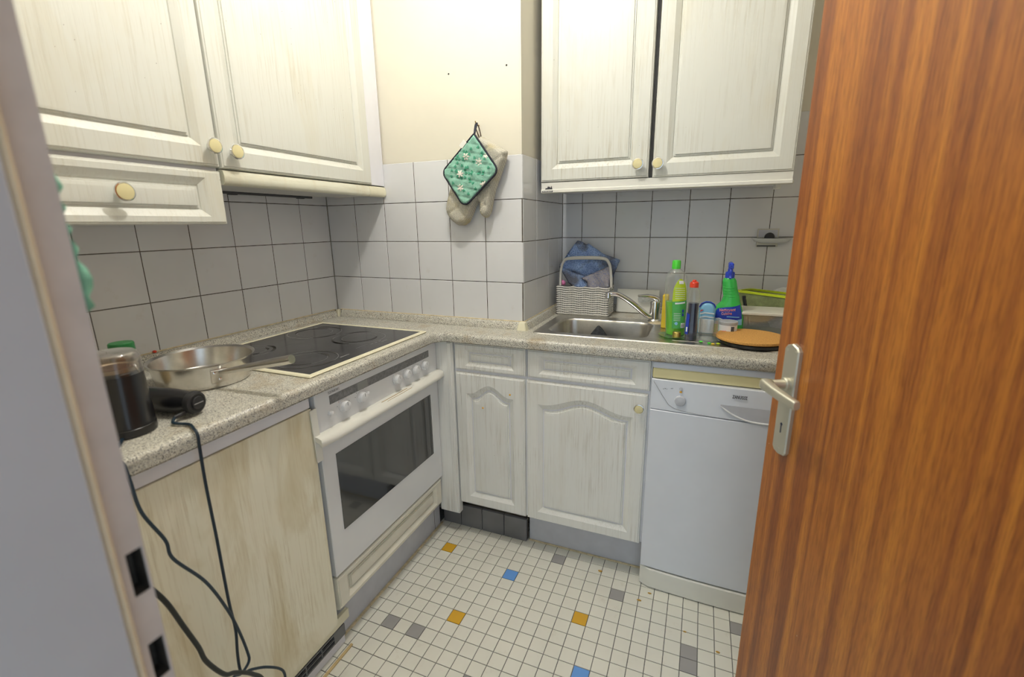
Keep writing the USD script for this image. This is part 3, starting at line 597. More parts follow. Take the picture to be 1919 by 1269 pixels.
capp = sg.Polygon(inset(outl, .0140)).difference(hole)
v2, f2 = trimesh.creation.triangulate_polygon(capp, engine='earcut'); f2 = np.asarray(f2)
e = np.asarray(v2)[f2]; a = np.cross(e[:, 1]-e[:, 0], e[:, 2]-e[:, 0]); f2 = np.where((a > 0)[:, None], f2, f2[:, ::-1])
top = tm(r3(np.asarray(v2), .8750), f2)
botp = sg.Polygon(outl).difference(hole); v3, f3 = trimesh.creation.triangulate_polygon(botp, engine='earcut')
wt.part('slab', [sides, top, tm(r3(np.asarray(v3), .8402), f3)], 'laminate', smooth=40)
up_ = thing('worktop_upstand', 'speckled laminate upstand strip along the tiles with cream corner caps', 'upstand', base=(.5, 0, .875))
cs = [(0, 0), (.021, 0), (.0205, .006), (.014, .022), (.010, .0265), (.004, .0275), (0, .0275)]
def strip(p0, p1, n):
    p0, p1, n = map(np.array, (p0, p1, n)); return loft([np.array([p+n*a+Z3*(.8752+b) for a, b in cs]) for p in (p0, p1)])
up_.part('strip', strip((.0015, -.03, 0), (.0015, -1.374, 0), (1., 0, 0)), 'laminate', smooth=40)
up_.part('strip', strip((W_-.006, -.0015, 0), (.03, -.0015, 0), (0, -1., 0)), 'laminate', smooth=40)
up_.part('strip', strip((W_+.0015, .0, 0), (W_+.0015, D_-.03, 0), (1., 0, 0)), 'laminate', smooth=40)
up_.part('strip', strip((2.115, D_-.0015, 0), (W_+.03, D_-.0015, 0), (0, -1., 0)), 'laminate', smooth=40)
def capm(x, y, r, t):
    return loft([np.array([(x+q*a, y+q*b, z) for a, b in rrect(-.5, .5, -.5, .5, .22)]) for q, z in ((r*1.15, .8752), (r, .8852), (t, .9025), (t*.8, .9045))])
up_.part('corner_cap', capm(.0125, -.0125, .026, .016), 'cream_plastic', label='cream inside corner cap')
up_.part('corner_cap', capm(W_-.001, -.0125, .034, .026), 'cream_plastic', label='cream outside corner cap beside the sink')
up_.part('silicone_joint', [tube([(.001, -.02, .9035), (.001, -1.37, .9035)], .0028, 6), tube([(.02, -.001, .9035), (W_, -.001, .9035)], .0028, 6), tube([(W_+.001, 0, .9035), (W_+.001, D_, .9035)], .0028, 6)], 'silicone')

# ------------------------------------------------------------------ hob
hb = thing('cooktop', 'black glass ceramic hob with cream frame set into the worktop', 'hob', base=(.32, -.45, .875))
hx0, hx1, hy0, hy1 = .072, .574, -.734, -.170
def bar_(x0, x1, y0, y1): return box(x0, x1, y0, y1, .8751, .8812, .0028)
w_ = .0185
hb.part('frame', [bar_(hx0, hx1, hy0, hy0+w_), bar_(hx0, hx1, hy1-w_, hy1), bar_(hx0, hx0+w_, hy0+w_-.003, hy1-w_+.003), bar_(hx1-w_, hx1, hy0+w_-.003, hy1-w_+.003)], 'cream_plastic', label='cream frame, yellowed at the near edge')
hb.part('glass', box(hx0+w_-.002, hx1-w_+.002, hy0+w_-.002, hy1-w_+.002, .8751, .8803), 'cook_glass')
def ringm(cx, cy, r, w, z=.8804, n=64):
    t = np.arange(n)*2*PI/n; a = np.c_[cx+r*np.cos(t), cy+r*np.sin(t)]; b = np.c_[cx+(r-w)*np.cos(t), cy+(r-w)*np.sin(t)]
    return loft([r3(b, z-.0004), r3(b, z), r3(a, z), r3(a, z-.0004)], False, False)
for cx, cy, r in ((.432, -.605, .090), (.400, -.335, .090), (.190, -.600, .072), (.185, -.325, .095)):
    z_ = hb.part('cooking_zone', [ringm(cx, cy, r, .0016), ringm(cx, cy, r*.66, .0012)], 'cook_print')
    br = []
    for k in range(5):
        a0 = rng.uniform(0, 2*PI); a1 = a0+rng.uniform(.6, 1.8); t = np.linspace(a0, a1, 14); rr = r*(.66 if k % 2 else 1)+rng.uniform(-.004, .004); wv = .0045*np.sin(np.linspace(0, PI, 14))+.0004
        A = np.c_[cx+(rr+wv)*np.cos(t), cy+(rr+wv)*np.sin(t)]; B = np.c_[cx+(rr-wv)*np.cos(t), cy+(rr-wv)*np.sin(t)]; P = np.vstack([A, B[::-1]])
        br.append(put(extrude(sg.Polygon(P).buffer(0), .0003), (0, 0, .8804), X3, Y3, Z3))
    z_.part('burnt_ring', br, 'cook_burnt')
hb.part('print_marks', [box(.500, .505, -.40+.02*k, -.388+.02*k, .8802, .8806) for k in range(3)]+[box(.490, .492, -.46, -.40, .8802, .8806), box(.515, .520, -.56, -.52, .8802, .8806), box(.512, .517, -.36, -.33, .8802, .8806)], 'cook_print', kind='stuff')

# ------------------------------------------------------------------ sink and tap
sx0, sx1, sy0, sy1 = .944, 1.812, -.054, .315
si = thing('sink', 'stained stainless steel inset sink with drainer right of it', 'sink', base=(1.3, .13, .875))
rimp = sg.Polygon(rrect(sx0, sx1, sy0, sy1, .025)); bowlp = rrect(.985, 1.352, -.018, .252, .055, 8)
drp = rrect(1.405, 1.785, -.025, .285, .03, 8)
def flat(poly, z):
    v, f = trimesh.creation.triangulate_polygon(poly, engine='earcut'); v = np.asarray(v); f = np.asarray(f); e = v[f]; a = np.cross(e[:, 1]-e[:, 0], e[:, 2]-e[:, 0]); return tm(r3(v, z), np.where((a > 0)[:, None], f, f[:, ::-1]))
inn = sg.Polygon(rrect(sx0+.004, sx1-.004, sy0+.004, sy1-.004, .022)).difference(sg.Polygon(bowlp)).difference(sg.Polygon(drp))
o1 = rrect(sx0, sx1, sy0, sy1, .025); o2 = rrect(sx0+.004, sx1-.004, sy0+.004, sy1-.004, .022)
def scale2(p, d):
    c = p.mean(0); x = p-c; h = np.abs(x).max(0); return c+x*(1-d/h)
bowl = [r3(bowlp, .8785), r3(scale2(bowlp, .003), .8770), r3(scale2(bowlp, .007), .868), r3(scale2(bowlp, .014), .800), r3(scale2(bowlp, .022), .760), r3(scale2(bowlp, .045), .744), r3(scale2(bowlp, .10), .741)]
basin = loft(bowl, False, True); basin.faces = basin.faces[:, ::-1]; basin.faces = basin.faces[:, ::-1]
def flipz(m): m.faces = np.asarray(m.faces)[:, ::-1]; return m
si.part('rim', [flat(inn, .8785), loft([r3(o1, .8752), r3(o2, .8785)], False, False)], 'sink_steel', smooth=40)
si.part('bowl', basin, 'sink_steel', smooth=50)
dra = loft([r3(drp, .8785), r3(scale2(drp, .004), .8772), r3(scale2(drp, .008), .8765)], False, True)
dd = si.part('drainer', dra, 'sink_steel', smooth=40)
for k in range(7): dd.part('ridge', box(1.43, 1.77, .0+.04*k-.004, .0+.04*k+.004, .8762, .8774, .0011), 'sink_steel')
si.part('overflow_plug', lathe([(.035, .7408), (.035, .7425), (.028, .744), (.01, .7435), (0, .7435)], (1.17, .12, 0), 28), 'chrome')
si.part('limescale', [put(extrude(sg.Point(1.36, .262).buffer(.035).intersection(sg.Polygon(o2)), .0004), (0, 0, .8784), X3, Y3, Z3)], 'silicone')

ta = thing('faucet', 'chrome single-lever mixer tap with long flat spout over the sink', 'tap', base=(1.345, .285, .8785))
tc = (1.345, .285)
ta.part('body', lathe([(.025, .8787), (.025, .884), (.0205, .890), (.0195, .930), (.0195, .955), (.0165, .962), (0, .9635)], (*tc, 0), 32), 'chrome')
sp_ = spline([(1.345, .283, .898), (1.318, .268, .905), (1.260, .235, .958), (1.215, .213, .989), (1.190, .203, .995), (1.172, .196, .992)], 6)
ta.part('spout', tube(sp_, np.linspace(.0115, .0095, len(sp_)), 14), 'chrome')
ta.part('aerator', lathe_dir([(.0112, 0), (.0118, .004), (.0118, .020), (.009, .022)], (1.174, .197, .999), (0.05, 0, -1), 20), 'chrome')
lv = spline([(1.352, .290, .955), (1.350, .286, .968), (1.335, .279, .977), (1.310, .268, .981), (1.281, .256, .9825)], 6)
ta.part('lever', tube(lv, np.concatenate([np.linspace(.017, .012, 8), np.linspace(.011, .0045, len(lv)-8)]), 14), 'chrome')

# ------------------------------------------------------------------ cutlery basket with cloths
bx0, bx1, by0, by1, bz0, bz1 = .928, 1.152, .327, .448, .8765, 1.004
ba = thing('cutlery_basket', 'grey woven plastic cutlery basket with arched handle behind the sink', 'basket', base=(1.04, .39, .8765))
ba.part('base', box(bx0, bx1, by0, by1, bz0, bz0+.006, .002), 'basket_grey')
def weave(p0, p1, n):
    p0, p1, n = map(np.array, (p0, p1, n)); ms = []; L = np.linalg.norm(p1-p0); k = 26
    for r in range(13):
        z = bz0+.006+.0095*r; t = np.linspace(0, 1, k); ph = r*PI*.0
        pp = p0+(p1-p0)*t[:, None]+n*(.0012*np.cos(t*L/.0165*PI+ph))[:, None]; pp[:, 2] = z+.0016*np.sin(t*L/.028*PI+ph); ms.append(tube(pp, .0026, 6))
    m = max(3, int(L/.0100))
    for i in range(m+1):
        q = p0+(p1-p0)*i/m; ms.append(box(q[0]-.0009, q[0]+.0009, q[1]-.0009, q[1]+.0009, bz0, bz0+.098))
    return cat(ms)
ba.part('front_lattice', weave((bx0, by0, 0), (bx1, by0, 0), (0, -1., 0)), 'basket_grey', kind='stuff', smooth=40)
ba.part('side_lattice', weave((bx0, by0, 0), (bx0, by1, 0), (-1., 0, 0)), 'basket_grey', kind='stuff', smooth=40)
ba.part('side_lattice', weave((bx1, by0, 0), (bx1, by1, 0), (1., 0, 0)), 'basket_grey', kind='stuff', smooth=40)
ba.part('rear_lattice', weave((bx0, by1, 0), (bx1, by1, 0), (0, 1., 0)), 'basket_grey', kind='stuff', smooth=40)
for k in range(1, 4): ba.part('divider', box(bx0+.056*k-.0015, bx0+.056*k+.0015, by0+.002, by1-.002, bz0+.004, bz1-.008), 'basket_grey')
ba.part('liner', [box(bx0+.002, bx1-.002, by0+.004, by0+.0055, bz0+.004, bz1-.006)], 'basket_back')
hp_ = spline([(bx0-.003, .386, .990), (bx0-.001, .387, 1.060), (.938, .388, 1.100), (.962, .389, 1.114), (1.04, .389, 1.118), (1.112, .389, 1.116), (1.136, .388, 1.100), (1.147, .387, 1.060), (bx1, .386, .990)], 7)
ba.part('handle', tube(hp_, .0055+.0025*np.sin(np.linspace(0, PI, len(hp_)))**4, 10), 'basket_grey')
cl = thing('dishcloth', 'crumpled blue dotted sponge cloth, grimy, stuffed into the grey basket', 'cloth', base=(1.04, .41, .99))
po = [(.990, 1.188), (.960, 1.150), (.934, 1.112), (.912, 1.082), (.930, 1.060), (.955, 1.020), (.968, .990), (1.06, .975), (1.134, .985), (1.150, 1.040), (1.176, 1.108), (1.140, 1.120), (1.107, 1.130), (1.070, 1.155), (1.037, 1.176), (1.030, 1.170), (1.010, 1.183)]
cl.part('back_layer', put(pillow(sg.Polygon(po).buffer(.002), .004, .009, .004, lambda u, v: .008*np.sin(u*70+v*30)+.010*np.sin(v*55-u*20)), (0, .425, 0), *FRONT), 'sponge_cloth', smooth=True)
pf = [(.916, 1.078), (.975, 1.052), (1.030, 1.036), (1.055, 1.038), (1.046, .985), (.985, .985), (.962, 1.005), (.935, 1.045)]
cl.part('front_fold', put(pillow(sg.Polygon(pf).buffer(.002), .006, .007, .006, lambda u, v: .006*np.sin(u*90)), (0, .403, 0), *FRONT), 'sponge_cloth', smooth=True)
pf = [(1.020, 1.028), (1.080, 1.055), (1.142, 1.085), (1.148, 1.050), (1.140, .985), (1.050, .985), (1.045, 1.012)]
cl.part('grey_fold', put(pillow(sg.Polygon(pf).buffer(.002), .006, .007, .006, lambda u, v: .006*np.sin(u*60+v*40)), (0, .395, 0), *FRONT), 'sponge_cloth_back', label='grey reverse side of the cloth', smooth=True)
single('sponge_scrap', put(pillow(sg.Polygon([(-.009, -.012), (.009, -.012), (.011, .004), (.003, .010), (-.004, .014), (-.010, .008)]), .008, .004, .006), (.936, .396, 1.006), *FRONT), 'pink', 'small pink sponge scrap at the left end of the basket', 'sponge', smooth=True)
tri = [(-.060, -.055), (.062, -.060), (.036, .014), (.004, .052), (-.006, .058), (-.022, .036), (-.036, .016)]
single('scouring_pad', put(pillow(sg.Polygon(tri).buffer(.003), .010, .007, .008, lambda u, v: .006*np.sin(u*80+v*50)), (1.155, .135, .818), X3, np.array([0, .30, .954]), np.cross(X3, [0, .30, .954])), 'sponge_dark', 'dark grimy triangular scouring pad sticking up in the sink bowl', 'sponge', smooth=True)
# white board and crumpled packet behind the tap
def lean(x0, x1, z0, z1, y0, y1, t): 
    V = np.array([0, y1-y0, z1-z0]); h = np.linalg.norm(V); V /= h; return obox(np.array([(x0+x1)/2, (y0+y1)/2, (z0+z1)/2]), X3, V, np.cross(X3, V), (x1-x0)/2, h/2, t/2, .002)
single('chopping_board', lean(1.165, 1.345, .877, .978, .452, .474, .006), 'white_plastic', 'small white plastic board leaning on the tiles behind the tap', 'board')
single('foil_packet', put(pillow(sg.Polygon([(0, 0), (.055, .006), (.062, .030), (.040, .040), (.010, .036), (-.004, .020)]), .006, .006, .006, lambda u, v: .006*np.sin(u*260)*np.cos(v*210)), (1.262, .440, .925), *FRONT), 'cloudy', 'crumpled clear packet in front of the small white board', 'packet', smooth=False)

# ------------------------------------------------------------------ bottles and clutter on the drainer
def sect(z, xc, rx, yc, ry, p=2.0, n=40):
    t = np.arange(n)*2*PI/n; c, s = np.cos(t), np.sin(t)
    return np.c_[xc+rx*np.sign(c)*np.abs(c)**(2/p), yc+ry*np.sign(s)*np.abs(s)**(2/p), np.full(n, z)]
def interp(S, z):
    S = np.asarray(S, float); return [np.interp(z, S[:, 0], S[:, k]) for k in range(1, S.shape[1])]
def body(S, z0=None, z1=None, shrink=0., k=None):
    zs = [s[0] for s in S]; z0 = zs[0] if z0 is None else z0; z1 = zs[-1] if z1 is None else z1
    zz_ = sorted({z0, z1, *[z for z in zs if z0 < z < z1], *np.linspace(z0, z1, 14)})
    rr = []
    for z in zz_:
        xc, rx, yc, ry, p = interp(S, z); rr.append(sect(z, xc, rx-shrink, yc, ry-shrink, p))
    return loft(rr)
def patch(S, fz0, fz1, a0, a1, off=.0006, na=22, nz=12):
    """A label wrapped on the front of a lofted bottle: angles in degrees, -90 is the front; fz0(a), fz1(a) its lower and upper edge."""
    v, f = [], []; an = np.radians(np.linspace(a0, a1, na))
    for i, a in enumerate(an):
        t = i/(na-1)
        for z in np.linspace(fz0(t), fz1(t), nz):
            xc, rx, yc, ry, p = interp(S, z); c, s = math.cos(a), math.sin(a)
            v.append((xc+(rx+off)*math.copysign(abs(c)**(2/p), c), yc+(ry+off)*math.copysign(abs(s)**(2/p), s), z))
    for i in range(na-1):
        for j in range(nz-1):
            q = i*nz+j; f += [[q, q+nz, q+nz+1], [q, q+nz+1, q+1]]
    return tm(v, f)
def K_(v): return lambda t: v
S1 = [(.8805, 1.4350, .0300, .078, .026, 2.4), (.884, 1.4350, .0325, .078, .028, 2.4), (.95, 1.4330, .0345, .078, .029, 2.4), (1.02, 1.4300, .0370, .078, .030, 2.3), (1.060, 1.4275, .0378, .078, .030, 2.2), (1.083, 1.4260, .0345, .078, .0285, 2.1), (1.098, 1.4250, .0255, .078, .0235, 2), (1.106, 1.4245, .0165, .078, .0160, 2), (1.110, 1.4240, .0125, .078, .0125, 2)]
g1 = thing('dish_soap_bottle', 'tall clear dish soap bottle half full of bright green liquid, green cap', 'bottle', base=(1.435, .078, .8805))
g1.part('bottle', body(S1), 'clear_pet', smooth=40)
g1.part('liquid', body(S1, .8825, .996, .0018), 'soap_green', smooth=40)
g1.part('cap', lathe([(.0135, 1.108), (.0142, 1.111), (.0138, 1.133), (.0120, 1.1365), (.006, 1.1375), (0, 1.1375)], (1.4235, .078, 0), 28), 'cap_green')
lb = g1.part('label', patch(S1, K_(.906), lambda t: 1.000+.006*t, -104, -28), 'label_green', label='green lower label', smooth=40)
lb.part('label_top', patch(S1, lambda t: .999+.006*t, lambda t: 1.005+.072*math.sin(PI*min(1, max(0, t)))**.45, -104, -28, .0008), 'label_lime', smooth=40)
lb.part('white_band', patch(S1, lambda t: .9905+.004*t, lambda t: .996+.004*t, -92, -40, .0010), 'label_white')
lb.part('bar_code', patch(S1, K_(.909), K_(.926), -62, -32, .0010), 'label_white')
lb.part('bar_lines', [patch(S1, K_(.911), K_(.922), -58+8*k, -54+8*k, .0013, 3, 3) for k in range(3)], 'ink_grey')
lb.part('round_mark', patch(S1, lambda t: .924-.006*math.sin(PI*t), lambda t: .924+.006*math.sin(PI*t), -93, -78, .0011, 12, 5), 'label_sky')
lb.part('small_mark', [patch(S1, K_(.950), K_(.960), -58, -46, .0011, 4, 4), patch(S1, K_(.963), K_(.973), -58, -46, .0011, 4, 4)], 'label_blue')
lb.part('white_logo', patch(S1, K_(1.060), K_(1.071), -76, -52, .0012), 'label_white')
lb.part('text_lines', [patch(S1, K_(.934+.006*k), K_(.9353+.006*k), -96, -66, .0010, 8, 2) for k in range(5)]+[patch(S1, K_(1.010+.007*k), K_(1.0113+.007*k), -92, -44, .0011, 8, 2) for k in range(6)], 'label_white', kind='stuff')
single('glass_saucer', lathe([(.020, .8786), (.036, .8790), (.046, .8840), (.047, .8850), (.044, .8838), (.034, .8800), (0, .8797)], (1.428, .048, 0), 40), 'green_glass', 'shallow green glass saucer under the green soap bottle', 'saucer')
g2 = thing('bottle_cap', 'small gold screw cap standing at the foot of the green soap bottle', 'cap', base=(1.4425, .030, .8796))
g2.part('cap', lathe([(.0135, .8799), (.0135, .898), (.0120, .9005), (0, .9008)], (1.4425, .030, 0), 28), 'gold')
g2.part('knurl_ring', lathe([(.0137, .8835), (.0141, .8845), (.0141, .8862), (.0137, .8872)], (1.4425, .030, 0), 28), 'gold')
single('yellow_carton', box(1.3795, 1.400, .168, .206, .8790, 1.003, .003), 'yellow', 'yellow carton edge peeking out left behind the green soap bottle', 'carton')
S2 = [(.8775, 1.4870, .0180, .020, .0160, 2.6), (.880, 1.4870, .0200, .020, .0175, 2.6), (.93, 1.4875, .0190, .020, .017, 2.5), (.968, 1.4875, .0172, .020, .0155, 2.4), (1.000, 1.4880, .0180, .020, .016, 2.2), (1.025, 1.4880, .0192, .020, .0165, 2.1), (1.042, 1.4870, .0168, .020, .0150, 2), (1.053, 1.4860, .0128, .020, .0125, 2), (1.057, 1.4855, .0118, .020, .0118, 2)]
b2 = thing('rinse_aid_bottle', 'small clear bottle with dark navy liquid and a red flip cap', 'bottle', base=(1.4875, .020, .8775))
b2.part('bottle', body(S2), 'clear_pet', smooth=40)
b2.part('liquid', body(S2, .879, 1.0025, .0016), 'soap_navy', smooth=40)
rcap = b2.part('cap', lathe([(.0134, 1.0545), (.0138, 1.056), (.0136, 1.069), (.0120, 1.0715), (0, 1.072)], (1.4855, .020, 0), 28), 'cap_red')
rcap.part('spout', [lathe([(.0060, 1.071), (.0062, 1.0775), (.0050, 1.079), (0, 1.079)], (1.4850, .020, 0), 18), box(1.476, 1.495, .009, .031, 1.0715, 1.0735, .001)], 'cap_red')
b2.part('label', patch(S2, K_(.899), lambda t: .973-.006*t, -180, -112), 'label_blue', smooth=40)
b2.part('label_mark', [patch(S2, K_(.908), K_(.924), -142, -122, .0009, 6, 4)], 'label_white')
gl = thing('drinking_glass', 'empty clear drinking glass between the red-capped bottle and the cork mat', 'glass', base=(1.540, .030, .8775))
gl.part('glass', lathe([(.0260, .8778), (.0285, .8800), (.0305, .9515), (.0300, .9520), (.0285, .9515), (.0268, .8860), (.0, .8850)], (1.540, .030, 0), 44), 'clear_glass', smooth=50)
S3 = sg.Polygon([(1.506, .8787), (1.560, .8787), (1.560, .976), (1.553, .988), (1.541, .9945), (1.527, .9950), (1.514, .9885), (1.506, .977)])
bp = thing('tab_pouch', 'upright pouch with rounded blue top behind the drinking glass', 'pouch', base=(1.53, .125, .8787))
bp.part('pouch', put(pillow(S3, .014, .006, .016, None, .8), (0, .125, 0), *FRONT), 'label_sky', smooth=True)
bp.part('blue_rim', put(tube(np.array([(1.507, .974, .006), (1.514, .987, .006), (1.527, .9935, .006), (1.541, .993, .006), (1.553, .9865, .006), (1.559, .975, .006)]), .0022, 8), (0, .121, 0), *FRONT), 'label_blue')
bp.part('white_waves', [put(extrude(sg.Polygon([(1.510+.001*k, .936+.014*k), (1.527, .941+.013*k), (1.556, .938+.014*k), (1.556, .942+.014*k), (1.527, .945+.013*k), (1.510, .940+.014*k)]), .0006), (0, .1102, 0), *FRONT) for k in range(2)], 'label_white')
bp.part('lower_print', put(extrude(sg.box(1.509, .885, 1.557, .934), .0004), (0, .1106, 0), *FRONT), 'label_white')
bp.part('red_mark', put(extrude(sg.Polygon([(1.509, .958), (1.522, .966), (1.513, .966)]), .0006), (0, .1104, 0), *FRONT), 'label_red')
S4 = [(.8787, 1.604, .0480, .175, .024, 2.8), (.884, 1.604, .0500, .175, .026, 2.8), (.933, 1.6020, .0500, .175, .0265, 2.7), (.958, 1.6010, .0470, .175, .026, 2.6), (.976, 1.6035, .0390, .175, .0245, 2.5), (.990, 1.6070, .0300, .175, .0225, 2.4), (1.008, 1.6075, .0260, .175, .0205, 2.3), (1.030, 1.6015, .0245, .175, .0195, 2.2), (1.060, 1.5970, .0225, .175, .018, 2.1), (1.068, 1.5965, .0195, .175, .017, 2.1), (1.073, 1.5965, .0135, .175, .0135, 2)]
s4 = thing('spray_bottle', 'bright green kitchen cleaner spray bottle with blue trigger head', 'spray bottle', base=(1.604, .175, .8787))
s4.part('bottle', body(S4), 'spray_green', smooth=35)
for k in range(4):
    z = 1.012+.010*k; xc, rx, yc, ry, p = interp(S4, z); t = np.radians(np.linspace(-150, -35, 14))
    s4.part('grip_rib', tube(np.c_[xc+rx*np.cos(t), yc+ry*np.sin(t), z-.004*np.sin(np.linspace(0, PI, 14))], .0016, 6), 'spray_green')
l4 = s4.part('label', patch(S4, K_(.912), lambda t: .966+.016*t, -140, -32), 'label_blue', smooth=40)
l4.part('label_foot', patch(S4, K_(.911), lambda t: .930-.004*math.sin(4*t), -140, -32, .0009), 'label_sky', smooth=40)
l4.part('cloud_print', [patch(S4, lambda t: .929-.004*math.sin(PI*t), lambda t: .929+.005*math.sin(PI*t), -134, -100, .0012, 10, 4)], 'label_white')
def curved_text(s, h, z, u0, squeeze, mat_, node, name, S=S4, off=.0012, bold=True):
    m = meshkit.text_mesh(s, h, .0006, bold); v = m.vertices.copy(); v[:, 0] *= squeeze; out = []
    for a in v:
        x = u0+a[0]; zz1 = z+a[1]+.004*(x-u0)/.05; xc, rx, yc, ry, p = interp(S, zz1); q = min(.985, abs((x-xc)/(rx+off)))
        out.append((x, yc-(ry+off+a[2])*(1-q**p)**(1/p), zz1))
    node.part(name, tm(out, m.faces), mat_, smooth=False)
curved_text('Nettoyant', .0088, .9565, 1.5725, .92, 'label_white', l4, 'lettering', off=.0009)
curved_text('Nettoyant', .0080, .9568, 1.5735, .98, 'label_red', l4, 'lettering', off=.0014, bold=False)
curved_text('Cuisine', .0088, .9445, 1.5795, .80, 'label_white', l4, 'lettering', off=.0009)
curved_text('Cuisine', .0080, .9448, 1.5803, .86, 'label_red', l4, 'lettering', off=.0014, bold=False)
l4.part('text_line', patch(S4, K_(.9375), K_(.9405), -92, -50, .0012, 8, 2), 'label_sky')
hd_ = s4.part('trigger_head', [lathe([(.0145, 1.071), (.0150, 1.0735), (.0150, 1.090), (.0125, 1.0925), (.0085, 1.094), (.008, 1.104)], (1.5965, .175, 0), 24), box(1.5885, 1.6045, .140, .198, 1.103, 1.1255, .004), box(1.592, 1.601, .128, .141, 1.108, 1.121, .002)], 'trigger_blue')
hd_.part('nozzle', lathe_dir([(.0062, 0), (.0062, .006), (.0030, .006), (.0028, .003), (0, .003)], (1.5965, .129, 1.1145), -Y3, 18), 'trigger_blue')
hd_.part('trigger', tube(spline([(1.5965, .140, 1.108), (1.5965, .131, 1.098), (1.5965, .133, 1.084), (1.5965, .128, 1.074)], 5), [.0050]*16, 8), 'trigger_blue')
cn = thing('tub', 'small grey and white printed tub between the glass and the spray bottle', 'tub', base=(1.602, .098, .8787))
cn.part('tub', lathe([(.027, .8788), (.0285, .8810), (.0290, .9230), (.0280, .9250)], (1.602, .098, 0), 32), 'label_white')
cn.part('lid', lathe([(.0295, .9235), (.0300, .9250), (.0300, .9330), (.0285, .9350), (0, .9352)], (1.602, .098, 0), 32), 'grey_band')
cn.part('bar_code', [box(1.6105, 1.6155, .0700, .0716, .902, .920), box(1.6165, 1.6200, .0724, .0746, .902, .920)], 'ink')
cn.part('red_print', [box(1.583, 1.596, .0690, .0712, .9010, .9050), box(1.585, 1.600, .0686, .0700, .8930, .8960)], 'label_red')
ct = thing('food_container', 'clear plastic food container with beige lid holding crumpled tissue', 'container', base=(1.72, .23, .8787))
cr = lambda x0, x1, y0, y1, z: r3(rrect(x0, x1, y0, y1, .022, 6), z)
ct.part('tub', loft([cr(1.650, 1.792, .180, .280, .8790), cr(1.643, 1.798, .174, .286, .884), cr(1.634, 1.806, .166, .294, .9490), cr(1.636, 1.804, .168, .292, .9490), cr(1.646, 1.795, .177, .283, .8860)], False, True), 'cloudy', smooth=40)
ct.part('lid', loft([cr(1.631, 1.809, .163, .297, .9465), cr(1.629, 1.811, .161, .299, .9485), cr(1.629, 1.811, .161, .299, .9545), cr(1.633, 1.807, .165, .295, .9575)]), 'lid_beige', smooth=40)
ts = trimesh.creation.icosphere(3, 1.); ts.vertices *= (1+.35*(meshkit.fbm(ts.vertices*3+5, 3, 3)-.5)*2)[:, None]; ts.vertices = ts.vertices*[.030, .022, .019]+[1.765, .208, .918]
single('paper_tissue', ts, 'paper_white', 'crumpled white paper tissue inside the clear food container', 'tissue', smooth=False)
ck = thing('cork_trivet', 'round cork trivet lying on a black plate at the sink front', 'trivet', base=(1.668, .032, .8930))
ck.part('disc', lathe([(.1000, .8930), (.1035, .8950), (.1045, .8985), (.1035, .9020), (.1000, .9040), (0, .9042)], (1.668, .032, 0), 60), 'cork', smooth=40)
pt = thing('black_plate', 'flat black plate under the cork trivet', 'plate', base=(1.672, .036, .8785))
pt.part('disc', lathe([(.096, .8790), (.1000, .8805), (.1000, .8890), (.094, .8925), (0, .8928)], (1.672, .036, 0), 48), 'black_plastic')
pt.part('foot', lathe([(.012, .8785), (.012, .8791), (0, .8792)], (1.672, .036, 0), 20), 'black_plastic')
# green dish tub, turned, with brush; bag behind
ang = math.radians(-38); TU = np.array([math.cos(ang), math.sin(ang), 0]); TV = np.array([-TU[1], TU[0], 0]); TO = np.array([1.640, .418, .8787])
def tub(l, w, h, flare, t):
    o = lambda a, b, z, f: np.array([TO+TU*x+TV*y+Z3*z for x, y in rrect(a-f, l-a+f, b-f, w-b+f, .018, 5)])
    return o
oo = tub(.26, .19, .125, .02, .003)
# keep the tub clear of the tiled wall: it stands with its long side along TU, depth towards +x
TV = -TV if (TO+TV*.19)[1] > D_-.02 else TV
gt = thing('dish_tub', 'lime green dish tub standing turned behind the food container', 'tub', base=tuple(TO))
TO = np.array([1.662, .452, .8787]); TL, TW = .25, .10
TVv = np.array([TU[1], -TU[0], 0]); TVv = -TVv if TVv[0] < 0 else TVv
def tring(f, z): return np.array([TO+TU*x+np.array([.62, .78, 0])*0+TVv*0+Z3*z+np.array([-TU[1], TU[0], 0])*y for x, y in rrect(-f, TL+f, -.022-f, .055+f, .016, 5)])
gt.part('tub', loft([tring(-.012, 0.), tring(-.008, .003), tring(.004, .112), tring(.000, .112), tring(-.012, .006)], True, True), 'tray_inner', smooth=40)
gt.part('rim', loft([tring(.003, .1085), tring(.0075, .110), tring(.0075, .1175), tring(.004, .119), tring(-.001, .1175), tring(.000, .110)], False, False), 'tray_rim', label='bright lime rim', smooth=40)
br = thing('dish_brush', 'dish brush with a black handle leaning in front of the lime tub', 'brush', base=(1.66, .31, .8787))
br.part('handle', tube([(1.667, .300, .950), (1.660, .303, .980), (1.6575, .305, .993)], [.0062, .0068, .0060], 12), 'black_plastic')
br.part('neck', tube([(1.682, .298, .8805), (1.675, .299, .92), (1.667, .300, .951)], [.0045, .0042, .0055], 10), 'white_plastic')
gb = trimesh.creation.icosphere(4, 1.); gb.vertices *= (1+.28*(meshkit.fbm(gb.vertices*2.5+2, 4, 9)-.5)*2)[:, None]; gb.vertices = gb.vertices*[.085, .016, .058]+[1.835, .462, .955]
single('plastic_bag', gb, 'paper_white', 'crumpled white bag between the lime tub and the tiled wall', 'bag', smooth=False)
pea = []
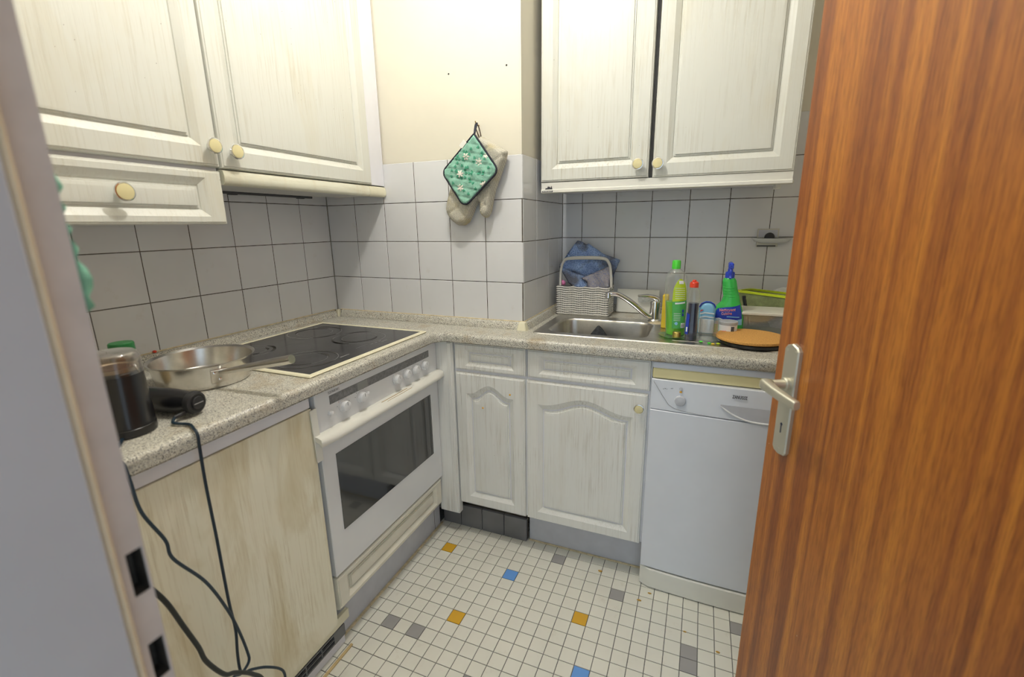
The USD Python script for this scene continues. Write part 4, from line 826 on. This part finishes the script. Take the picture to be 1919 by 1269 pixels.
for k, (x, y, m_) in enumerate(((1.545, -.020, 'cap_green'), (1.556, -.026, 'yellow'), (1.520, -.006, 'cap_green'), (1.572, -.018, 'label_lime'))):
    q = trimesh.creation.icosphere(2, 1.); q.vertices *= (1+.3*(meshkit.noise(q.vertices*2+k, k)-.5))[:, None]; q.vertices = q.vertices*[.006, .005, .0028]+[x, y, .8806]
    single('food_scrap', q, m_, ['green food scrap on the sink rim nearest the drinking glass', 'yellow food scrap on the sink rim', 'green food scrap left of the drinking glass', 'lime food scrap beside the cork trivet'][k], 'food scrap', group='food scraps on the sink rim', smooth=True)

# soap dish on the recess tiles
sd = thing('soap_dish', 'wall soap dish with chrome plate on the tiles right of the bottles', 'soap dish', base=(1.74, D_, 1.18))
sd.part('back_plate', box(1.697, 1.772, D_-.0045, D_-.0005, 1.1635, 1.232, .001), 'aluminium')
sd.part('mirror', box(1.701, 1.768, D_-.0055, D_-.0040, 1.200, 1.228, .0005), 'plinth_grey')
t = np.linspace(PI, 2*PI, 24); half = np.r_[np.c_[1.748+.070*np.cos(t), D_-.007+.055*np.sin(t)]]
dsh = [np.c_[1.748+(half[:, 0]-1.748)*s, D_-.007+(half[:, 1]-D_+.007)*s, np.full(24, z)] for s, z in ((.55, 1.178), (.85, 1.184), (1.0, 1.197), (.97, 1.197), (.80, 1.1875))]
sd.part('dish', loft(dsh), 'enamel', smooth=40)
sd.part('lower_slot', box(1.700, 1.765, D_-.0075, D_-.004, 1.1645, 1.1685, .0005), 'rail_dark')
single('sink_plug', put(lathe([(.0165, 0), (.018, .003), (.016, .012), (0, .013)], (0, 0, 0), 28), (1.738, D_-.028, 1.2005), X3, Z3, -Y3), 'black_rubber', 'black rubber plug lying in the wall soap dish', 'plug')

# ------------------------------------------------------------------ left worktop: pan, grinder, blender, jar
PC = np.array([.3139, -.8311])
pn = thing('frying_pan', 'deep stainless steel frying pan with long handle on the left worktop', 'pan', base=(*PC, .876))
prf_ = [(.030, .8762), (.1030, .8762), (.1045, .8780), (.1060, .8850), (.1065, .8852), (.1120, .9150), (.1150, .9340), (.1205, .9385), (.1208, .9395), (.1195, .9398), (.1140, .9350), (.1105, .9150), (.1045, .8880), (.0980, .8822), (0, .8818)]
pn.part('pan', lathe(prf_, (*PC, 0), 72), 'steel', smooth=35)
H0 = np.array([.4185, -.8650, .9165]); H1 = np.array([.642, -.8405, .9665]); hdv = (H1-H0)/np.linalg.norm(H1-H0)
hpt = [H0, H0+hdv*.02, H0+hdv*.06, H0+(H1-H0)*.5, H1-hdv*.004, H1]
pn.part('handle', tube(hpt, [.0050, .0060, .0075, .0092, .0108, .0104], 18), 'steel', label='tubular steel handle', smooth=40)
nrm = np.array([H0[0]-PC[0], H0[1]-PC[1], 0]); nrm /= np.linalg.norm(nrm); tan = np.array([-nrm[1], nrm[0], 0])
br_ = pn.part('bracket', obox(np.array([PC[0], PC[1], .9085])+nrm*.1125, tan, np.array([nrm[0]*.16, nrm[1]*.16, .987]), np.cross(tan, [nrm[0]*.16, nrm[1]*.16, .987]), .019, .017, .0022, .001), 'steel')
for a, b in ((-.011, .010), (.010, .010), (0, -.008)): br_.part('rivet', lathe_dir([(.0040, 0), (.0036, .0022), (0, .003)], np.array([PC[0], PC[1], .9085+b])+nrm*(.1140+.16*b)+tan*a, nrm, 14), 'chrome')
pn.part('base_disc', lathe([(.1000, .8756), (.1020, .8765), (.1022, .8800), (.098, .8800)], (*PC, 0), 60), 'steel')
pn.part('food_residue', [put(lathe([(.005, 0), (.004, .002), (0, .0025)], n=8), (PC[0]+a, PC[1]+b, .8822), X3, Y3*.5, Z3) for a, b in ((-.03, .02), (-.05, .05), (.01, .04), (-.07, .01))], 'yellow', kind='stuff')

GC = np.array([.483, -1.105])
cg = thing('coffee_grinder', 'black electric coffee grinder with smoky clear lid by the door frame', 'coffee grinder', base=(*GC, .876))
cg.part('foot', lathe([(.0455, .8762), (.0470, .8785), (.0468, .8915), (.0455, .8925)], (*GC, 0), 48), 'black_plastic')
cg.part('body', lathe([(.0450, .8925), (.0460, .8935), (.0430, 1.0000), (.0405, 1.0020), (0, 1.0022)], (*GC, 0), 48), 'black_plastic')
cg.part('lid', lathe([(.0432, .9960), (.0430, 1.0240), (.0405, 1.0340), (.0350, 1.0385), (0, 1.0400), (0, 1.0375), (.0340, 1.0360), (.0385, 1.0320), (.0405, 1.0230), (.0410, 1.0025)], (*GC, 0), 48), 'smoky', label='smoky clear lid dusted with coffee', smooth=40)
cg.part('grinder_cup', lathe([(.038, 1.0024), (.0375, 1.0090), (.036, 1.0090), (.030, 1.004), (0, 1.0035)], (*GC, 0), 40), 'aluminium')
cg.part('coffee_dust', lathe([(.033, 1.0042), (.028, 1.008), (.012, 1.010), (0, 1.0100)], (*GC, 0), 32), 'coffee_dust')
cp2 = spline([(.520, -1.135, .8795), (.560, -1.165, .8795), (.604, -1.185, .8800), (.619, -1.187, .8730), (.626, -1.187, .844), (.636, -1.186, .785), (.640, -1.163, .714), (.640, -1.157, .670), (.640, -1.112, .582), (.640, -1.083, .491), (.640, -1.068, .422), (.638, -1.057, .351), (.640, -1.059, .327), (.645, -1.081, .321), (.655, -1.110, .332), (.70, -1.15, .25), (.68, -1.12, .0045), (.72, -1.08, .0045)], 8)
cg.part('cord', tube(cp2, .0030, 8), 'cord_blue_black', label='thin blue-black power cord')

A1 = np.array([.533, -.999, .9035]); ax_ = np.array([.38, -1.028, .9045])-A1; ax_ /= np.linalg.norm(ax_)
hbn = thing('hand_blender', 'black hand blender handle lying behind the coffee grinder', 'hand blender', base=(.45, -1.01, .876))
hbn.part('handle', lathe_dir([(.0180, .004), (.0205, .008), (.0205, .020), (.0235, .030), (.0262, .060), (.0268, .110), (.0262, .160), (.0230, .185), (0, .190)], A1, ax_, 36), 'black_plastic', smooth=40)
ec = hbn.part('end_cap', lathe_dir([(0, -.005), (.0130, -.0048), (.0138, -.0030), (.0140, -.0010), (.0190, -.0020), (.0235, .0005), (.0248, .006), (.0245, .012), (.0205, .014)], A1, ax_, 40), 'black_rubber', label='matt round end cap')
sdv = np.cross(ax_, Z3); sdv /= np.linalg.norm(sdv)
ec.part('cap_groove', obox(A1-ax_*.0052, sdv, np.cross(sdv, ax_), ax_, .011, .0008, .0006), 'ink_grey')
b0 = A1+ax_*.010-Z3*.018+sdv*(.010 if sdv[1] < 0 else -.010)
sdo = sdv if sdv[1] < 0 else -sdv
e1 = A1+ax_*.018-Z3*.0185+sdo*.040
hbn.part('cord_sleeve', tube([A1+ax_*.010-Z3*.012+sdo*.012, A1+ax_*.014-Z3*.016+sdo*.026, e1], [.0052, .0046, .0040], 10), 'black_rubber')
c3 = spline([e1, e1+np.array([.015, -.012, -.004]), (.570, -1.045, .8795), (.600, -1.055, .8800), (.6165, -1.060, .8720), (.619, -1.062, .846), (.624, -1.067, .768), (.627, -1.068, .646), (.628, -1.069, .490), (.629, -1.067, .418), (.629, -1.073, .352), (.631, -1.073, .308), (.632, -1.052, .293), (.632, -1.021, .266), (.632, -.988, .226), (.633, -.977, .197), (.636, -.982, .157), (.65, -.99, .06), (.68, -.97, .0045), (.72, -.93, .0045)], 8)
hbn.part('cord', tube(c3, .0030, 8), 'cord_blue_black', label='thin blue-black power cord')
tk = thing('extension_cable', 'thicker black cable hanging in front of the stained door, lowest of the cables', 'cable', base=(.75, -1.2, 0))
tk.part('cable', tube(spline([(.690, -1.228, .690), (.700, -1.211, .641), (.700, -1.194, .574), (.700, -1.179, .515), (.700, -1.171, .473), (.700, -1.146, .415), (.695, -1.122, .390), (.690, -1.087, .345), (.690, -1.063, .290), (.70, -1.04, .12), (.73, -1.00, .0062), (.80, -.98, .0062)], 8), .0042, 10), 'cord_black')
tk.part('cable_end', tube(spline([(.690, -1.228, .690), (.66, -1.26, .74), (.63, -1.30, .80)], 6), .0042, 10), 'cord_black')
jr = thing('green_capped_jar', 'jar with dark green screw cap behind the coffee grinder', 'jar', base=(.300, -.995, .876))
jr.part('jar', lathe([(.024, .8762), (.026, .879), (.026, .980), (.021, .996)], (.300, -.995, 0), 32), 'clear_glass')
jr.part('contents', lathe([(.023, .8785), (.0245, .881), (.0245, .955), (0, .956)], (.300, -.995, 0), 28), 'strip_beige')
jr.part('cap', lathe([(.0235, .994), (.0245, .996), (.0240, 1.0120), (.0225, 1.0145), (0, 1.0148)], (.300, -.995, 0), 36), 'cap_dark_green')

# ------------------------------------------------------------------ pot holder and mitt on the pier
nl = single('wall_hook', [tube([(.729, .006, 1.606), (.731, -.014, 1.605), (.732, -.026, 1.606), (.732, -.030, 1.614)], .0018, 8)], 'brass', 'small brass hook in the cream plaster holding the pot holder', 'hook')
mp = sg.Polygon([(.738, 1.567), (.835, 1.511), (.828, 1.480), (.806, 1.430), (.785, 1.385), (.775, 1.345), (.766, 1.308), (.757, 1.294), (.746, 1.290), (.734, 1.296), (.727, 1.308), (.728, 1.340), (.722, 1.352), (.705, 1.330), (.690, 1.298), (.675, 1.274), (.655, 1.263), (.630, 1.264), (.609, 1.277), (.592, 1.300), (.585, 1.322), (.592, 1.350), (.604, 1.385), (.640, 1.460), (.690, 1.530)]).buffer(.003)
def quilt(u, v): return -.0045*(np.exp(-(np.mod(u*1.0+v*.6, .055)-.0275)**2/1.2e-5)+np.exp(-(np.mod(u*.6-v*1.0, .06)-.03)**2/1.2e-5))
mi = thing('oven_mitt', 'beige waffle-weave oven mitt hanging behind the mint pot holder', 'oven mitt', base=(.70, -.005, 1.26))
mp = sa.affine_transform(mp, [.980, 0, 0, .980, .0300, .0252])
mi.part('mitt', put(pillow(mp, .030, .006, .020, quilt, .35), (0, -.022, 0), *FRONT), 'mitt_waffle', smooth=True)
mi.part('loop', tube(spline([(.752, -.026, 1.556), (.742, -.020, 1.590), (.731, -.016, 1.606), (.727, -.016, 1.592), (.745, -.026, 1.557)], 6), .0018, 6), 'brown_loop')
ph_ = sg.Polygon([(.725, 1.573), (.817, 1.446), (.676, 1.325), (.589, 1.452)])
ph_ = sg.Polygon([(.725, 1.573)]+list(ph_.buffer(-.024).buffer(.024).exterior.coords)).convex_hull
ph_ = sa.affine_transform(ph_, [.975, 0, 0, .975, .0375, .0315]); QY = -.066
def quilt2(u, v): return -.0030*(np.exp(-(np.mod(v+.18*u, .030)-.015)**2/6e-6)+np.exp(-(np.mod(u-.25*v, .052)-.026)**2/6e-6))+.0015*np.sin(u*130)*np.sin(v*150)
pho = thing('pot_holder', 'mint green quilted pot holder with white flowers and navy binding', 'pot holder', base=(.70, -.03, 1.33))
pm = pillow(ph_, .0075, .0048, .007, quilt2, .6)
from scipy.interpolate import LinearNDInterpolator
tv = np.asarray(pm.vertices); tv = tv[tv[:, 2] > -.0008]; pad_h = LinearNDInterpolator(tv[:, :2], tv[:, 2], fill_value=.006)
def on_pad(poly):
    m = extrude(poly.intersection(ph_.buffer(-.003)), .001); m = m.subdivide().subdivide(); v = np.array(m.vertices); v[:, 2] = pad_h(v[:, 0], v[:, 1])+np.where(v[:, 2] > .0005, +.0013, -.0003); return put(tm(v, m.faces), (0, QY, 0), *FRONT)
# tilt so that it hangs a little off the wall at its foot
pm = put(pm, (0, QY, 0), *FRONT)
pho.part('quilted_pad', pm, 'mint_cotton', smooth=True)
bd = np.array([ph_.exterior.interpolate(i/90, True).coords[0] for i in range(91)])
pho.part('binding', tube(np.c_[bd[:, 0], np.full(91, QY-.0015), bd[:, 1]], .0036, 8), 'navy_binding', label='navy edge binding')
pho.part('hanging_loop', tube(spline([(.7445, QY, 1.565), (.736, -.045, 1.583), (.731, -.026, 1.604), (.737, -.026, 1.606), (.741, -.045, 1.588), (.7465, QY, 1.567)], 6), .0028, 8), 'navy_binding')
pho.part('care_tag', obox(np.array([.7025, QY-.0065, 1.5345]), np.array([.72, 0, .70]), np.array([-.70, 0, .72]), -Y3, .013, .008, .0012, .0004), 'white_plastic', label='white folded tag')
pxy = lambda a, b: (.0375+.975*(.725+(a-410)*.000329), .0315+.975*(1.573-(b-215)*.0002985))
def star(cx, cy, r, n=5, ph0=0.):
    pts_ = []
    for k in range(n*4):
        a = ph0+2*PI*k/(n*4); rr = r*(1 if k % 4 == 0 else .78 if k % 4 in (1, 3) else .32); pts_.append((cx+rr*math.cos(a), cy+rr*math.sin(a)))
    return sg.Polygon(pts_)
for k, (a, b) in enumerate(((312, 462), (465, 530), (548, 470), (235, 652), (230, 810), (512, 785))):
    u, v = pxy(a, b); pho.part('flower_print', on_pad(star(u, v, .0135 if k != 2 else .010, 6, .4*k)), 'flower_white')
lf = []
for k in range(90):
    a, b = rng.uniform(110, 640), rng.uniform(330, 980); u, v = pxy(a, b)
    if ph_.buffer(-.012).contains(sg.Point(u, v)):
        an = rng.uniform(0, PI)
        for q in range(3):
            el = sa.translate(sa.rotate(sa.scale(sg.Point(0, 0).buffer(1, 3), .0055, .0016), math.degrees(an)+q*32-32), u+.004*math.cos(an+.55*(q-1)), v+.004*math.sin(an+.55*(q-1)))
            lf.append(on_pad(el))
pho.part('leaf_print', lf, 'leaf_green', kind='stuff', smooth=False)

# mint cloth hanging on the kitchen side of the doorway wall
def sway(u, v): return .008*np.sin(u*75+v*6)+.005*np.sin(v*38)
tw = thing('tea_towel', 'mint green terry towel hanging just behind the left door frame', 'towel', base=(.92, -1.36, 1.18))
tp = sg.Polygon([(.84, 1.195), (.90, 1.185), (.975, 1.186), (.984, 1.192), (.985, 1.22), (.984, 1.25), (.983, 1.28), (.980, 1.305), (.972, 1.325), (.955, 1.36), (.935, 1.40), (.915, 1.48), (.907, 1.54), (.885, 1.50), (.86, 1.40), (.845, 1.30)])
tp = sa.translate(tp, .0135, 0)
tw.part('cloth', put(pillow(tp, .010, .010, .01, sway, .5), (0, -1.358, 0), -X3*-1, Z3, np.array([0, 1., 0])), 'mint_terry', smooth=True)
tw.part('hook', tube([(.907, -1.377, 1.545), (.907, -1.362, 1.545), (.907, -1.352, 1.55)], .003, 8), 'chrome')

# ceiling lamp (holder above the frame) and crumbs on the floor
lp = thing('ceiling_lamp', 'bare bulb lamp hanging from the ceiling above the kitchen floor', 'lamp', base=(.92, -.61, CZ))
lp.part('rose', lathe([(.045, CZ-.022), (.048, CZ-.018), (.048, CZ-.001)], (.92, -.61, 0), 28), 'white_plastic')
lp.part('socket', lathe([(.018, CZ-.066), (.022, CZ-.060), (.022, CZ-.022)], (.92, -.61, 0), 24), 'white_plastic')
crumbs = [(1.243, -.128, .008, 0), (1.395, -.215, .007, 1), (1.425, -.170, .006, 2), (1.640, -.330, .006, 3), (1.545, -.290, .005, 4)]
names = ['orange crumb on the floor at the foot of the sink cupboard', 'crumb lying in the dirty patch by the dishwasher corner', 'orange crumb touching the dishwasher kick panel', 'pale crumb on the floor nearest the open door', 'pale crumb on the floor in front of the dishwasher']
for (x, y, r, k) in crumbs:
    q = trimesh.creation.icosphere(2, 1.); q.vertices *= (1+.5*(meshkit.noise(q.vertices*2+k*3, k)-.5))[:, None]; q.vertices = q.vertices*[r, r*.5, r*.35]+[x, y, r*.35]
    single('crumb', q, 'crumb', names[k], 'crumb', group='crumbs on the tiled floor', smooth=True)
q = trimesh.creation.icosphere(2, 1.); q.vertices = q.vertices*[.007, .005, .004]+[.006, -.77, .9065]
single('food_splash', q, 'cap_red', 'small red-orange food bit on the upstand behind the pan', 'food scrap', smooth=True)
